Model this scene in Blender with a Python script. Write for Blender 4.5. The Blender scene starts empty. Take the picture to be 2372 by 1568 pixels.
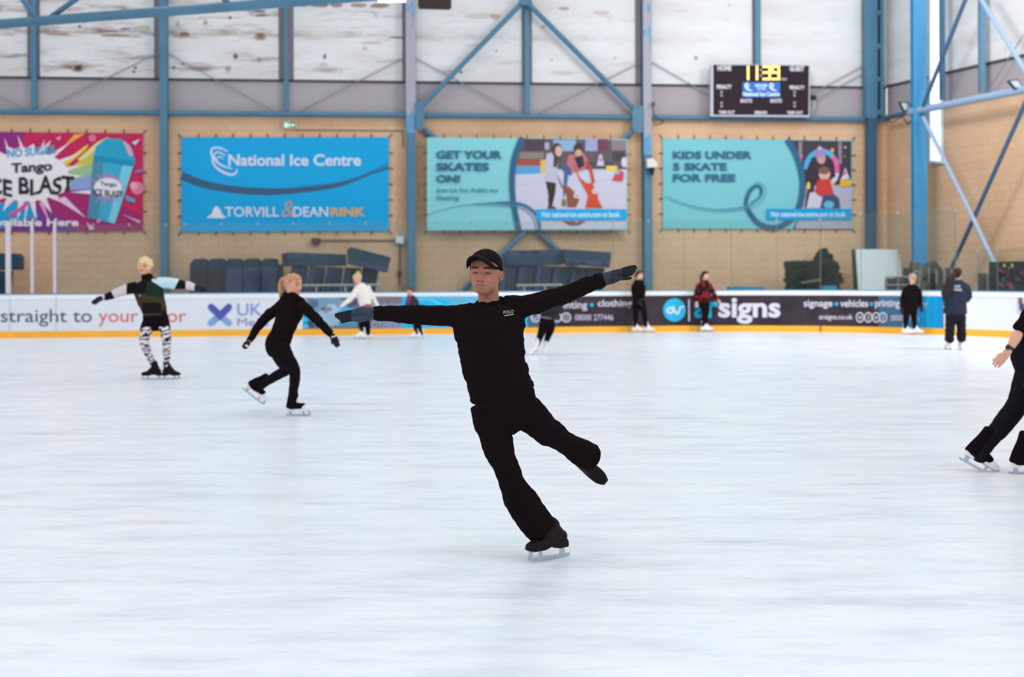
import bpy, math, random
import numpy as np
from mathutils import Vector, Matrix, noise

random.seed(7)
scene = bpy.context.scene
col = scene.collection

# ------------------------------------------------------------------ camera
F, CX, HY, CZ, RHO = 3294.0, 1186.0, 625.0, 1.61, 0.0041   # focal length in px, principal point, eye height, roll
cam = bpy.data.cameras.new('camera')
cam.sensor_fit = 'HORIZONTAL'
cam.sensor_width = 36.0
cam.lens = F / 2372.0 * 36.0
cam.shift_y = -(784.0 - HY) / 2372.0
cam.clip_end = 300
cam.dof.use_dof = True
cam.dof.focus_distance = 7.9
cam.dof.aperture_fstop = 2.4
camo = bpy.data.objects.new('camera', cam)
camo.location = (0, 0, CZ)
camo.rotation_mode = 'XYZ'
camo.matrix_world = Matrix.Translation((0, 0, CZ)) @ Matrix.Rotation(math.pi / 2, 4, 'X') @ Matrix.Rotation(-RHO, 4, 'Z')
col.objects.link(camo)
scene.camera = camo

# ------------------------------------------------------------------ light
scene.view_settings.view_transform = 'Standard'
scene.view_settings.look = 'None'
scene.view_settings.gamma = 1.0
scene.view_settings.use_curve_mapping = False
scene.view_settings.exposure = 0.0
world = bpy.data.worlds.new('hall_daylight')
scene.world = world
world.use_nodes = True
bg = world.node_tree.nodes['Background']
bg.inputs[0].default_value = (0.93, 0.965, 1.0, 1)
bg.inputs[1].default_value = 0.96


def area(name, loc, target, sx, sy, power, color=(1, 1, 1)):
    l = bpy.data.lights.new(name, 'AREA')
    l.shape = 'RECTANGLE'
    l.size, l.size_y = sx, sy
    l.energy = power
    l.color = color
    o = bpy.data.objects.new(name, l)
    o.location = loc
    d = Vector(target) - Vector(loc)
    o.rotation_euler = d.to_track_quat('-Z', 'Y').to_euler()
    col.objects.link(o)
    return o


LAMPS = 85.0
for lx in (-9.0, 0.0, 9.0):
    for ly in (6.0, 17.0, 28.0):
        area('ceiling_lamp_light', (lx, ly, 10.5), (lx, ly, 0), 3.0, 1.2, LAMPS, (1, 0.985, 0.96))
area('window_daylight', (15.0, 24.0, 9.5), (3.5, 40.0, 5.5), 5.0, 6.0, 1250.0, (0.88, 0.95, 1.0))
area('corner_fill_light', (5.0, 31.0, 10.0), (14.0, 36.5, 4.0), 3.0, 2.0, 480.0, (1, 0.985, 0.96))  # added fill that brightens the right wall, not an actual lamp of the hall


# ------------------------------------------------------------------ helpers: colour and material
def lin(c):
    c = c / 255.0
    return c / 12.92 if c <= 0.04045 else ((c + 0.055) / 1.055) ** 2.4


def rgb(*c):
    return (lin(c[0]), lin(c[1]), lin(c[2]), 1.0)


MATS = {}


def mat(name, color, rough=0.6, spec=0.3, metal=0.0, emit=0.0, var=0.0, vscale=6.0, bump=0.0, bscale=300.0, sheen=0.0):
    """color is an sRGB triple (0..255)."""
    if name in MATS:
        return MATS[name]
    m = bpy.data.materials.new(name)
    m.use_nodes = True
    nt = m.node_tree
    b = nt.nodes['Principled BSDF']
    c = rgb(*color)
    b.inputs['Base Color'].default_value = c
    b.inputs['Roughness'].default_value = rough
    b.inputs['Specular IOR Level'].default_value = spec
    b.inputs['Metallic'].default_value = metal
    if emit:
        b.inputs['Emission Color'].default_value = c
        b.inputs['Emission Strength'].default_value = emit
    if var or bump:
        tc = nt.nodes.new('ShaderNodeTexCoord')
    if var:
        n = nt.nodes.new('ShaderNodeTexNoise')
        n.inputs['Scale'].default_value = vscale
        n.inputs['Detail'].default_value = 5
        nt.links.new(tc.outputs['Object'], n.inputs['Vector'])
        r = nt.nodes.new('ShaderNodeValToRGB')
        lo, hi = max(0, 1 - var), 1 + var
        r.color_ramp.elements[0].color = (min(1, c[0] * lo), min(1, c[1] * lo), min(1, c[2] * lo), 1)
        r.color_ramp.elements[1].color = (min(1, c[0] * hi), min(1, c[1] * hi), min(1, c[2] * hi), 1)
        r.color_ramp.elements[0].position = 0.3
        r.color_ramp.elements[1].position = 0.7
        nt.links.new(n.outputs['Fac'], r.inputs[0])
        nt.links.new(r.outputs[0], b.inputs['Base Color'])
    if bump:
        n2 = nt.nodes.new('ShaderNodeTexNoise')
        n2.inputs['Scale'].default_value = bscale
        n2.inputs['Detail'].default_value = 2
        nt.links.new(tc.outputs['Object'], n2.inputs['Vector'])
        bp = nt.nodes.new('ShaderNodeBump')
        bp.inputs['Strength'].default_value = bump
        bp.inputs['Distance'].default_value = 0.004
        nt.links.new(n2.outputs['Fac'], bp.inputs['Height'])
        nt.links.new(bp.outputs[0], b.inputs['Normal'])
    MATS[name] = m
    return m


def ink(c, rough=0.55):
    """flat printed / painted colour"""
    return mat('print_%02x%02x%02x' % tuple(int(v) for v in c), c, rough, 0.25)


def vcol_mat(name, rough=0.6, spec=0.3, bump=0.0, bscale=250.0):
    if name in MATS:
        return MATS[name]
    m = mat(name, (200, 200, 200), rough, spec, bump=bump, bscale=bscale)
    nt = m.node_tree
    a = nt.nodes.new('ShaderNodeAttribute')
    a.attribute_name = 'Col'
    nt.links.new(a.outputs['Color'], nt.nodes['Principled BSDF'].inputs['Base Color'])
    return m


# ------------------------------------------------------------------ helpers: pixels of the photograph to places in the hall
def ray(x, y):
    dx, dy = x - CX, y - HY
    return (dx - RHO * dy) / F, (dy + RHO * dx) / F


def P(x, y, Y):
    u, v = ray(x, y)
    return np.array((u * Y, Y, CZ - v * Y))


def to_px(v):
    """world points (n,3) -> pixels (n,2)"""
    tx, ty = v[:, 0] / v[:, 1] * F, (CZ - v[:, 2]) / v[:, 1] * F
    return np.stack((CX + tx + RHO * ty, HY + ty - RHO * tx), 1)


class Plane:
    """a vertical plane through (px,py) with unit direction d; n points into the hall"""
    def __init__(self, p, d, n):
        self.p, self.d, self.n = np.array(p, float), np.array(d, float), np.array(n, float)

    def __call__(self, x, y, off=0.0):
        u, v = ray(x, y)
        p = self.p + self.n * off
        Y = p.dot(self.n) / (u * self.n[0] + self.n[1])
        return np.array((u * Y, Y, CZ - v * Y))

    def normal(self, x):
        return np.array((self.n[0], self.n[1], 0.0))


D0 = np.array((0.99278, 0.12))
N0 = np.array((0.12, -0.99278))
WALL0 = 40.3
back_wall = Plane((0, WALL0), D0, N0)
_c = 869.0 / F
CORNER = np.array((_c, 1.0)) * (WALL0 / (1 - 0.12087 * _c))
DR = np.array((0.298, -0.9546))
NR = np.array((-0.9546, -0.298))
right_wall = Plane(CORNER, DR, NR)

# the rink boards: a straight run, then a rounded corner, then a straight run
BX, BR, BA = 4.0, 7.5, math.radians(80)
B0 = np.array((BX, 36.1 + 0.12087 * BX))


def board_pt(s):
    if s <= 0:
        return B0 + D0 * s, N0
    a = min(s / BR, BA)
    p = B0 + BR * math.sin(a) * D0 + BR * (1 - math.cos(a)) * N0
    t = math.cos(a) * D0 + math.sin(a) * N0
    n = -math.sin(a) * D0 + math.cos(a) * N0
    if s / BR > BA:
        p = p + t * (s - BA * BR)
    return p, n


def board_s(x, y=725):
    u = ray(x, y)[0]
    lo, hi = -45.0, 30.0
    for _ in range(50):
        m = (lo + hi) / 2
        p, n = board_pt(m)
        if p[0] / p[1] < u:
            lo = m
        else:
            hi = m
    return lo


class Boards:
    def __call__(self, x, y, off=0.0):
        s = board_s(x, y)
        p, n = board_pt(s)
        q = p + n * off
        v = ray(x, y)[1]
        return np.array((q[0], q[1], CZ - v * p[1]))

    def normal(self, x):
        n = board_pt(board_s(x))[1]
        return np.array((n[0], n[1], 0.0))


boards = Boards()


# ------------------------------------------------------------------ helpers: objects
def mk(name, verts, faces, mats, midx=None, parent=None, smooth=False, colors=None, base=None):
    """one mesh object; verts in hall coordinates"""
    v = np.asarray(verts, dtype=float).reshape(-1, 3)
    if parent is not None:
        org = ORG[parent.name]
    else:
        org = np.array(base if base is not None else
                       (v[:, 0].mean(), v[:, 1].mean(), v[:, 2].min()))
    me = bpy.data.meshes.new(name)
    me.from_pydata((v - org).tolist(), [], faces if isinstance(faces, list) else faces.tolist())
    if not isinstance(mats, (list, tuple)):
        mats = [mats]
    for m in mats:
        me.materials.append(m)
    if midx is not None:
        me.polygons.foreach_set('material_index', np.asarray(midx, dtype=np.int32))
    if smooth:
        me.polygons.foreach_set('use_smooth', np.ones(len(me.polygons), dtype=bool))
    if colors is not None:
        at = me.color_attributes.new('Col', 'FLOAT_COLOR', 'POINT')
        c = np.ones((len(v), 4), dtype=np.float32)
        c[:, :3] = colors
        at.data.foreach_set('color', c.ravel())
    me.update()
    o = bpy.data.objects.new(name, me)
    col.objects.link(o)
    ORG[o.name] = org
    if parent is not None:
        o.parent = parent
    else:
        o.location = org
    return o


ORG = {}


def tag(o, label, cat=None, group=None, kind=None):
    if label:
        o['label'] = label
    if cat:
        o['category'] = cat
    if group:
        o['group'] = group
    if kind:
        o['kind'] = kind
    return o


def root(name, loc, label, cat, group=None):
    o = bpy.data.objects.new(name, None)
    o.empty_display_size = 0.2
    o.location = loc
    col.objects.link(o)
    ORG[o.name] = np.array(loc, float)
    return tag(o, label, cat, group)


def structure(o):
    o['kind'] = 'structure'
    return o


class MB:
    """collects shapes for ONE mesh"""
    def __init__(self):
        self.v, self.f, self.m, self.mats = [], [], [], []

    def mi(self, m):
        if m not in self.mats:
            self.mats.append(m)
        return self.mats.index(m)

    def add(self, v, f, m):
        o = len(self.v)
        self.v += [tuple(p) for p in v]
        self.f += [[i + o for i in q] for q in f]
        self.m += [self.mi(m)] * len(f)
        return self

    def box(self, c, d, m, ax=None):
        """box centred at c, full sizes d, optional 3 axes"""
        ax = np.eye(3) if ax is None else np.array(ax, float)
        c = np.array(c, float)
        v = []
        for sx in (-.5, .5):
            for sy in (-.5, .5):
                for sz in (-.5, .5):
                    v.append(c + ax[0] * sx * d[0] + ax[1] * sy * d[1] + ax[2] * sz * d[2])
        f = [[0, 1, 3, 2], [4, 6, 7, 5], [0, 4, 5, 1], [2, 3, 7, 6], [0, 2, 6, 4], [1, 5, 7, 3]]
        return self.add(v, f, m)

    def prism(self, front, vec, m):
        """polygon `front` extruded by vec"""
        front = [np.array(p, float) for p in front]
        n = len(front)
        back = [p + vec for p in front]
        f = [list(range(n)), list(range(2 * n - 1, n - 1, -1))]
        f += [[i, i + n, (i + 1) % n + n, (i + 1) % n] for i in range(n)]
        return self.add(front + back, f, m)

    def pxprism(self, pts, plane, off, thick, m):
        """pixel polygon on a plane, its front at off, its back at off - thick"""
        fr = [plane(x, y, off) for x, y in pts]
        mx = sum(p[0] for p in pts) / len(pts)
        return self.prism(fr, -plane.normal(mx) * thick, m)

    def tube(self, a, b, r, m, n=12, r2=None):
        a, b = np.array(a, float), np.array(b, float)
        t = (b - a) / np.linalg.norm(b - a)
        h = np.array((0, 0, 1.0)) if abs(t[2]) < 0.9 else np.array((0, 1.0, 0))
        u = np.cross(t, h)
        u /= np.linalg.norm(u)
        w = np.cross(u, t)
        v = []
        for p, rr in ((a, r), (b, r if r2 is None else r2)):
            for i in range(n):
                g = 2 * math.pi * i / n
                v.append(p + rr * (u * math.cos(g) + w * math.sin(g)))
        f = [[i, (i + 1) % n, (i + 1) % n + n, i + n] for i in range(n)]
        f += [list(range(n - 1, -1, -1)), list(range(n, 2 * n))]
        return self.add(v, f, m)

    def path(self, pts, r, m, n=8):
        for a, b in zip(pts[:-1], pts[1:]):
            self.tube(a, b, r, m, n)
        return self

    def build(self, name, parent=None, smooth=False, base=None):
        return mk(name, self.v, self.f, self.mats, self.m, parent, smooth, base=base)


def catmull(pts, sub):
    pts = np.array(pts, float)
    n = len(pts)
    out = []
    for i in range(n - 1):
        p0, p1, p2, p3 = pts[max(i - 1, 0)], pts[i], pts[i + 1], pts[min(i + 2, n - 1)]
        for j in range(sub):
            t = j / sub
            out.append(0.5 * (2 * p1 + (p2 - p0) * t + (2 * p0 - 5 * p1 + 4 * p2 - p3) * t * t + (3 * p1 - p0 - 3 * p2 + p3) * t ** 3))
    out.append(pts[-1])
    return np.array(out)


# ------------------------------------------------------------------ helpers: print (lettering and pictures in one mesh)
class Art(MB):
    def __init__(self, plane, off, step=0.0012):
        super().__init__()
        self.plane, self.off, self.step = plane, off, step

    def lay(self, pts, faces, c):
        m = c if not isinstance(c, tuple) else ink(c)
        self.off += self.step
        self.add([self.plane(x, y, self.off) for x, y in pts], faces, m)
        return self

    def poly(self, pts, c):
        return self.lay(pts, [list(range(len(pts)))], c)

    def rect(self, x0, y0, x1, y1, c):
        return self.poly([(x0, y0), (x1, y0), (x1, y1), (x0, y1)], c)

    def strip(self, x0, x1, ya, yb, c, n=24):
        """band over a curved board; ya/yb are functions of x or numbers"""
        fa = ya if callable(ya) else (lambda x: ya)
        fb = yb if callable(yb) else (lambda x: yb)
        xs = [x0 + (x1 - x0) * i / n for i in range(n + 1)]
        pts = [(x, fa(x)) for x in xs] + [(x, fb(x)) for x in xs]
        return self.lay(pts, [[i, i + n + 1, i + n + 2, i + 1] for i in range(n)], c)

    def ell(self, cx, cy, rx, ry, c, rot=0.0, n=28, a0=0.0, a1=2 * math.pi):
        cr, sr = math.cos(rot), math.sin(rot)
        pts = []
        for i in range(n):
            g = a0 + (a1 - a0) * i / n
            x, y = rx * math.cos(g), ry * math.sin(g)
            pts.append((cx + x * cr - y * sr, cy + x * sr + y * cr))
        return self.poly(pts, c)

    def stroke(self, pts, w, c, sub=8):
        """pts (x,y) or (x,y,width); smooth ribbon"""
        q = catmull([(p[0], p[1], p[2] if len(p) > 2 else w) for p in pts], sub)
        t = np.gradient(q[:, :2], axis=0)
        t /= np.linalg.norm(t, axis=1)[:, None] + 1e-9
        nrm = np.stack((-t[:, 1], t[:, 0]), 1) * q[:, 2:3] / 2
        a, b = q[:, :2] + nrm, q[:, :2] - nrm
        k = len(q)
        return self.lay(np.vstack((a, b)).tolist(), [[i, i + 1, i + k + 1, i + k] for i in range(k - 1)], c)

    def ring(self, cx, cy, r, w, c, ry=None, n=28):
        ry = ry or r
        pts = []
        for rr in (1.0, 1.0 - w / r):
            for i in range(n):
                g = 2 * math.pi * i / n
                pts.append((cx + r * rr * math.cos(g), cy + ry * rr * math.sin(g)))
        return self.lay(pts, [[i, (i + 1) % n, (i + 1) % n + n, i + n] for i in range(n)], c)

    def text(self, s, x0, y0, x1, y1, c, bold=0.0, slope=0.0, shear=0.0, warp=None):
        """lettering filling the pixel box x0..x1, y0..y1 (y1 = bottom of the ink); slope tilts the line"""
        cu = bpy.data.curves.new('t', 'FONT')
        cu.body = s
        cu.offset = bold
        cu.resolution_u = 4
        cu.shear = shear
        o = bpy.data.objects.new('t', cu)
        me = o.to_mesh()
        v = np.array([p.co[:2] for p in me.vertices], float)
        f = [list(p.vertices) for p in me.polygons]
        o.to_mesh_clear()
        bpy.data.objects.remove(o)
        bpy.data.curves.remove(cu)
        lo, hi = v.min(0), v.max(0)
        q = (v - lo) / (hi - lo)
        pts = []
        for a, b in q:
            x = x0 + a * (x1 - x0)
            y = y1 + b * (y0 - y1) + slope * (x - x0)
            if warp:
                x, y = warp(x, y, a, b)
            pts.append((x, y))
        return self.lay(pts, f, c)


# ------------------------------------------------------------------ helpers: figures
def loft(rows, ref=(0, 1, 0), sub=5, nseg=18, cap=0.7, sup=2.0):
    """rows: [(centre(3), half width, half depth)] -> closed surface. width axis is perpendicular to path and ref."""
    q = catmull([list(c) + [a, b] for c, a, b in rows], sub) if len(rows) > 1 else None
    c, a, b = q[:, :3], np.maximum(q[:, 3], 1e-4), np.maximum(q[:, 4], 1e-4)
    t = np.gradient(c, axis=0)
    t /= np.linalg.norm(t, axis=1)[:, None] + 1e-12
    rings = []
    ref = np.array(ref, float)
    wl = None

    def frame(tt):
        nonlocal wl
        w = np.cross(tt, ref)
        l = np.linalg.norm(w)
        if l < 0.15 and wl is not None:
            w = wl - tt * wl.dot(tt)
            l = np.linalg.norm(w)
        elif l < 0.05:
            w = np.cross(tt, (1, 0, 0.01))
            l = np.linalg.norm(w)
        w = w / l
        if wl is not None and w.dot(wl) < 0:
            w = -w
        wl = w
        return w, np.cross(w, tt)
    g = np.linspace(0, 2 * math.pi, nseg, endpoint=False)
    cg, sg = np.cos(g), np.sin(g)
    e = 2.0 / sup
    cg = np.sign(cg) * np.abs(cg) ** e
    sg = np.sign(sg) * np.abs(sg) ** e
    fr = [frame(tt) for tt in t]
    k = len(c)

    def ring(cc, w, d, ra, rb):
        return cc + np.outer(cg * ra, w) + np.outer(sg * rb, d)
    for ang in (75, 50, 25):
        s_, h = math.cos(math.radians(ang)), math.sin(math.radians(ang))
        L = cap * min(a[0], b[0])
        rings.append(ring(c[0] - t[0] * L * h, *fr[0], a[0] * s_, b[0] * s_))
    for i in range(k):
        rings.append(ring(c[i], *fr[i], a[i], b[i]))
    for ang in (25, 50, 75):
        s_, h = math.cos(math.radians(ang)), math.sin(math.radians(ang))
        L = cap * min(a[-1], b[-1])
        rings.append(ring(c[-1] + t[-1] * L * h, *fr[-1], a[-1] * s_, b[-1] * s_))
    v = np.vstack(rings)
    nr = len(rings)
    f = []
    for i in range(nr - 1):
        for j in range(nseg):
            j2 = (j + 1) % nseg
            f.append([i * nseg + j, i * nseg + j2, (i + 1) * nseg + j2, (i + 1) * nseg + j])
    f.append(list(range(nseg))[::-1])
    f.append([(nr - 1) * nseg + j for j in range(nseg)])
    return v, f


def ellipsoid(c, r, axes=None, n=16, m=12):
    axes = np.eye(3) if axes is None else np.array(axes, float)
    v, f = [], []
    for i in range(m + 1):
        p = math.pi * i / m
        for j in range(n):
            g = 2 * math.pi * j / n
            l = np.array((r[0] * math.sin(p) * math.cos(g), r[1] * math.sin(p) * math.sin(g), r[2] * math.cos(p)))
            v.append(np.array(c) + l @ axes)
    for i in range(m):
        for j in range(n):
            f.append([i * n + j, i * n + (j + 1) % n, (i + 1) * n + (j + 1) % n, (i + 1) * n + j])
    return np.array(v), f


def union(parts):
    v, f, o = [], [], 0
    for pv, pf in parts:
        v.append(np.asarray(pv))
        f += [[i + o for i in q] for q in pf]
        o += len(pv)
    return np.vstack(v), f


def remesh(parts, voxel, smooth=4):
    """grow one continuous skin around overlapping shapes"""
    v, f = union(parts)
    c = v.mean(0)
    me = bpy.data.meshes.new('r')
    me.from_pydata((v - c).tolist(), [], f)
    o = bpy.data.objects.new('r', me)
    col.objects.link(o)
    md = o.modifiers.new('r', 'REMESH')
    md.mode = 'VOXEL'
    md.voxel_size = voxel
    md.adaptivity = 0
    if smooth:
        ms = o.modifiers.new('s', 'SMOOTH')
        ms.factor = 0.5
        ms.iterations = smooth
    dg = bpy.context.evaluated_depsgraph_get()
    ev = o.evaluated_get(dg)
    em = ev.to_mesh()
    n = len(em.vertices)
    vv = np.empty(n * 3, np.float32)
    em.vertices.foreach_get('co', vv)
    nn = np.empty(n * 3, np.float32)
    em.vertices.foreach_get('normal', nn)
    pl = np.empty(len(em.loops), np.int32)
    em.loops.foreach_get('vertex_index', pl)
    tot = np.empty(len(em.polygons), np.int32)
    em.polygons.foreach_get('loop_total', tot)
    ff = pl.reshape(-1, 4) if (tot == 4).all() else [list(p.vertices) for p in em.polygons]
    ev.to_mesh_clear()
    bpy.data.objects.remove(o)
    bpy.data.meshes.remove(me)
    return vv.reshape(-1, 3).astype(float) + c, ff, nn.reshape(-1, 3).astype(float)


def wobble(v, n, amp, scale, stretch=(1, 1, 1), seed=0.0):
    """cloth folds: push the skin along its normal"""
    st = np.array(stretch) * scale
    q = v * st + seed
    d = np.array([noise.noise(Vector(p)) for p in q])
    return v + n * (d * amp)[:, None]


# ------------------------------------------------------------------ setting: ice, walkway, walls
def node(nt, t, **kw):
    n = nt.nodes.new(t)
    for k, v in kw.items():
        if k in n.inputs:
            n.inputs[k].default_value = v
        else:
            setattr(n, k, v)
    return n


def ramp(nt, fac, stops):
    r = nt.nodes.new('ShaderNodeValToRGB')
    e = r.color_ramp.elements
    while len(e) < len(stops):
        e.new(0.5)
    for k, (p, c) in enumerate(stops):
        e[k].position = p
        e[k].color = c
    nt.links.new(fac, r.inputs[0])
    return r.outputs[0]


def mixc(nt, fac, a, b, mode='MIX'):
    m = nt.nodes.new('ShaderNodeMix')
    m.data_type = 'RGBA'
    m.blend_type = mode
    for sock, val in ((m.inputs[0], fac), (m.inputs[6], a), (m.inputs[7], b)):
        if hasattr(val, 'is_output'):
            nt.links.new(val, sock)
        else:
            sock.default_value = val
    return m.outputs[2]


def ice_material():
    m = mat('skated_ice', (236, 242, 248), 0.3, 0.35)
    nt = m.node_tree
    b = nt.nodes['Principled BSDF']
    tc = node(nt, 'ShaderNodeTexCoord')

    def streak(sx, sy, detail, seed, rough=0.6):
        mp = node(nt, 'ShaderNodeMapping')
        mp.inputs['Scale'].default_value = (sx, sy, 1)
        mp.inputs['Location'].default_value = (seed, seed * 2, 0)
        nt.links.new(tc.outputs['Object'], mp.inputs[0])
        n = node(nt, 'ShaderNodeTexNoise', Scale=1.0, Detail=detail, Roughness=rough)
        nt.links.new(mp.outputs[0], n.inputs['Vector'])
        return n.outputs['Fac']
    g = lambda *c: rgb(*c)
    c1 = ramp(nt, streak(1.0, 3.4, 8, 3.1, 0.66), [(0.31, g(217, 222, 232)), (0.46, g(234, 241, 248)), (0.62, g(243, 248, 252))])
    c2 = ramp(nt, streak(0.5, 1.3, 7, 9.7, 0.66), [(0.30, g(214, 212, 226)), (0.45, g(255, 255, 255))])
    c3 = ramp(nt, streak(2.8, 12.0, 4, 5.3, 0.55), [(0.30, g(236, 236, 243)), (0.46, g(255, 255, 255))])
    c = mixc(nt, 0.55, c1, c2, 'MULTIPLY')
    c = mixc(nt, 0.55, c, c3, 'MULTIPLY')
    c4 = ramp(nt, streak(0.5, 1.6, 3, 21.4), [(0.62, g(255, 255, 255)), (0.74, g(244, 224, 232))])
    c = mixc(nt, 0.6, c, c4, 'MULTIPLY')
    nt.links.new(c, b.inputs['Base Color'])
    n = streak(6, 30, 3, 1.0)
    bp = node(nt, 'ShaderNodeBump', Strength=0.12, Distance=0.004)
    nt.links.new(n, bp.inputs['Height'])
    nt.links.new(bp.outputs[0], b.inputs['Normal'])
    return m


ice_pts = []
for s in np.concatenate((np.linspace(-30, 0, 4), np.linspace(0.5, BA * BR + 8, 26))):
    p, n = board_pt(s)
    ice_pts.append((p[0] - n[0] * 0.05, p[1] - n[1] * 0.05, 0.0))
ice_pts += [(ice_pts[-1][0] + 1.0, -6, 0), (ice_pts[0][0], -6, 0)]
structure(mk('floor', ice_pts, [list(range(len(ice_pts)))[::-1]], ice_material(), base=(0, 20, 0)))

walk = mat('grey_walkway_concrete', (120, 116, 116), 0.8, 0.2, var=0.15, vscale=2)
q0, q1 = np.array((0, WALL0)) - D0 * 40, CORNER + (DR * 22)
structure(mk('floor_walkway', [(q0[0], q0[1] - 12, -0.02), (24, 20, -0.02), (24, 46, -0.02), (q0[0], 46, -0.02)], [[0, 1, 2, 3]], walk, base=(0, 38, -0.02)))


def wall_uv(nt, d):
    """(distance along the wall, height)"""
    tc = node(nt, 'ShaderNodeTexCoord')
    dp = node(nt, 'ShaderNodeVectorMath', operation='DOT_PRODUCT')
    dp.inputs[1].default_value = (d[0], d[1], 0)
    nt.links.new(tc.outputs['Object'], dp.inputs[0])
    sx = node(nt, 'ShaderNodeSeparateXYZ')
    nt.links.new(tc.outputs['Object'], sx.inputs[0])
    cb = node(nt, 'ShaderNodeCombineXYZ')
    nt.links.new(dp.outputs['Value'], cb.inputs[0])
    nt.links.new(sx.outputs[2], cb.inputs[1])
    return cb.outputs[0]


def block_material(name, d):
    m = mat(name, (220, 190, 152), 0.85, 0.15)
    nt = m.node_tree
    uv = wall_uv(nt, d)
    br = nt.nodes.new('ShaderNodeTexBrick')
    br.inputs['Color1'].default_value = rgb(224, 186, 154)
    br.inputs['Color2'].default_value = rgb(219, 180, 147)
    br.inputs['Mortar'].default_value = rgb(206, 168, 135)
    br.inputs['Scale'].default_value = 1.0
    br.inputs['Mortar Size'].default_value = 0.010
    br.inputs['Mortar Smooth'].default_value = 0.4
    br.inputs['Brick Width'].default_value = 0.44
    br.inputs['Row Height'].default_value = 0.215
    nt.links.new(uv, br.inputs['Vector'])
    n = node(nt, 'ShaderNodeTexNoise', Scale=0.6, Detail=6.0)
    nt.links.new(uv, n.inputs['Vector'])
    c = ramp(nt, n.outputs['Fac'], [(0.3, rgb(238, 233, 228)), (0.65, rgb(255, 255, 255))])
    nt.links.new(mixc(nt, 0.8, br.outputs['Color'], c, 'MULTIPLY'), nt.nodes['Principled BSDF'].inputs['Base Color'])
    return m


def stained_material(name, d, dirt):
    """white cladding with brown water stains, streaks and a few dark spots"""
    m = mat(name, (226, 227, 230), 0.7, 0.2)
    nt = m.node_tree
    uv = wall_uv(nt, d)

    def nz(sx, sy, det, seed, ro=0.6):
        mp = node(nt, 'ShaderNodeMapping')
        mp.inputs['Scale'].default_value = (sx, sy, 1)
        mp.inputs['Location'].default_value = (seed, seed * 1.7, 0)
        nt.links.new(uv, mp.inputs[0])
        n = node(nt, 'ShaderNodeTexNoise', Scale=1.0, Detail=det, Roughness=ro)
        nt.links.new(mp.outputs[0], n.inputs['Vector'])
        return n.outputs['Fac']
    W = rgb(255, 255, 255)
    base = rgb(222, 222, 224)
    s1 = ramp(nt, nz(0.4, 3.2, 9, 4.4, 0.72), [(0.36 - 0.06 * (1 - dirt), rgb(132, 108, 98)), (0.42 - 0.05 * (1 - dirt), rgb(206, 194, 188)), (0.49 - 0.05 * (1 - dirt), W)])
    s2 = ramp(nt, nz(2.2, 2.6, 5, 11.0, 0.6), [(0.27, rgb(112, 90, 80)), (0.35, W)])
    s3 = ramp(nt, nz(0.3, 1.2, 3, 2.0), [(0.35, rgb(236, 231, 227)), (0.6, W)])
    c = mixc(nt, 0.9 * dirt, base, s1, 'MULTIPLY')
    c = mixc(nt, 0.5 * dirt, c, s2, 'MULTIPLY')
    c = mixc(nt, 0.8, c, s3, 'MULTIPLY')
    sp = nt.nodes.new('ShaderNodeTexVoronoi')
    sp.inputs['Scale'].default_value = 1.1
    nt.links.new(uv, sp.inputs['Vector'])
    c5 = ramp(nt, sp.outputs['Distance'], [(0.045, rgb(70, 62, 60)), (0.06, W)])
    c = mixc(nt, 0.75 * dirt, c, c5, 'MULTIPLY')
    nt.links.new(c, nt.nodes['Principled BSDF'].inputs['Base Color'])
    return m


HW = 13.0
Z_RAIL = back_wall(1186, 271)[2]
Z_BAND = back_wall(1186, 193)[2]
block = block_material('tan_blockwork', D0)
block_r = block_material('tan_blockwork_side', DR)
grey_band = mat('grey_cladding_band', (168, 160, 163), 0.75, 0.2, var=0.04, vscale=0.8)
seam = mat('dark_seam', (70, 64, 68), 0.8)
wl, wr = np.array((0, WALL0)) - D0 * 30, CORNER
we = CORNER + DR * 22


def wall_strip(name, a, b, n, z0, z1, m, off=0.0, thick=0.3):
    mb = MB()
    a3 = np.array((a[0] + n[0] * off, a[1] + n[1] * off, z0))
    b3 = np.array((b[0] + n[0] * off, b[1] + n[1] * off, z0))
    up = np.array((0, 0, z1 - z0))
    mb.prism([a3, b3, b3 + up, a3 + up], -np.array((n[0], n[1], 0)) * thick, m)
    return structure(mb.build(name))


wall_strip('wall_back', wl, wr, N0, -0.1, Z_RAIL, block)
wall_strip('wall_back_band', wl, wr, N0, Z_RAIL, Z_BAND, grey_band, -0.03)
recess = mat('grey_recess_cladding', (138, 130, 135), 0.8, 0.15, var=0.05, vscale=2)
wall_strip('wall_back_upper', wl, wr, N0, Z_BAND, HW, recess, -0.04)
wall_strip('wall_right', wr, we, NR, -0.1, right_wall(2160, 245)[2], block_r)
zr = right_wall(2160, 245)[2]
zb = right_wall(2160, 176)[2]
wall_strip('wall_right_band', wr, we, NR, zr, zb, grey_band, -0.03)
wall_strip('wall_right_upper', wr, we, NR, zb, HW, stained_material('pale_side_cladding', DR, 0.25), -0.02)
wall_strip('trim_1', wl, wr, N0, Z_BAND - 0.03, Z_BAND + 0.03, seam, 0.02, 0.08)
wall_strip('trim_2', wr, we, NR, zb - 0.03, zb + 0.03, seam, 0.02, 0.08)

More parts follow.
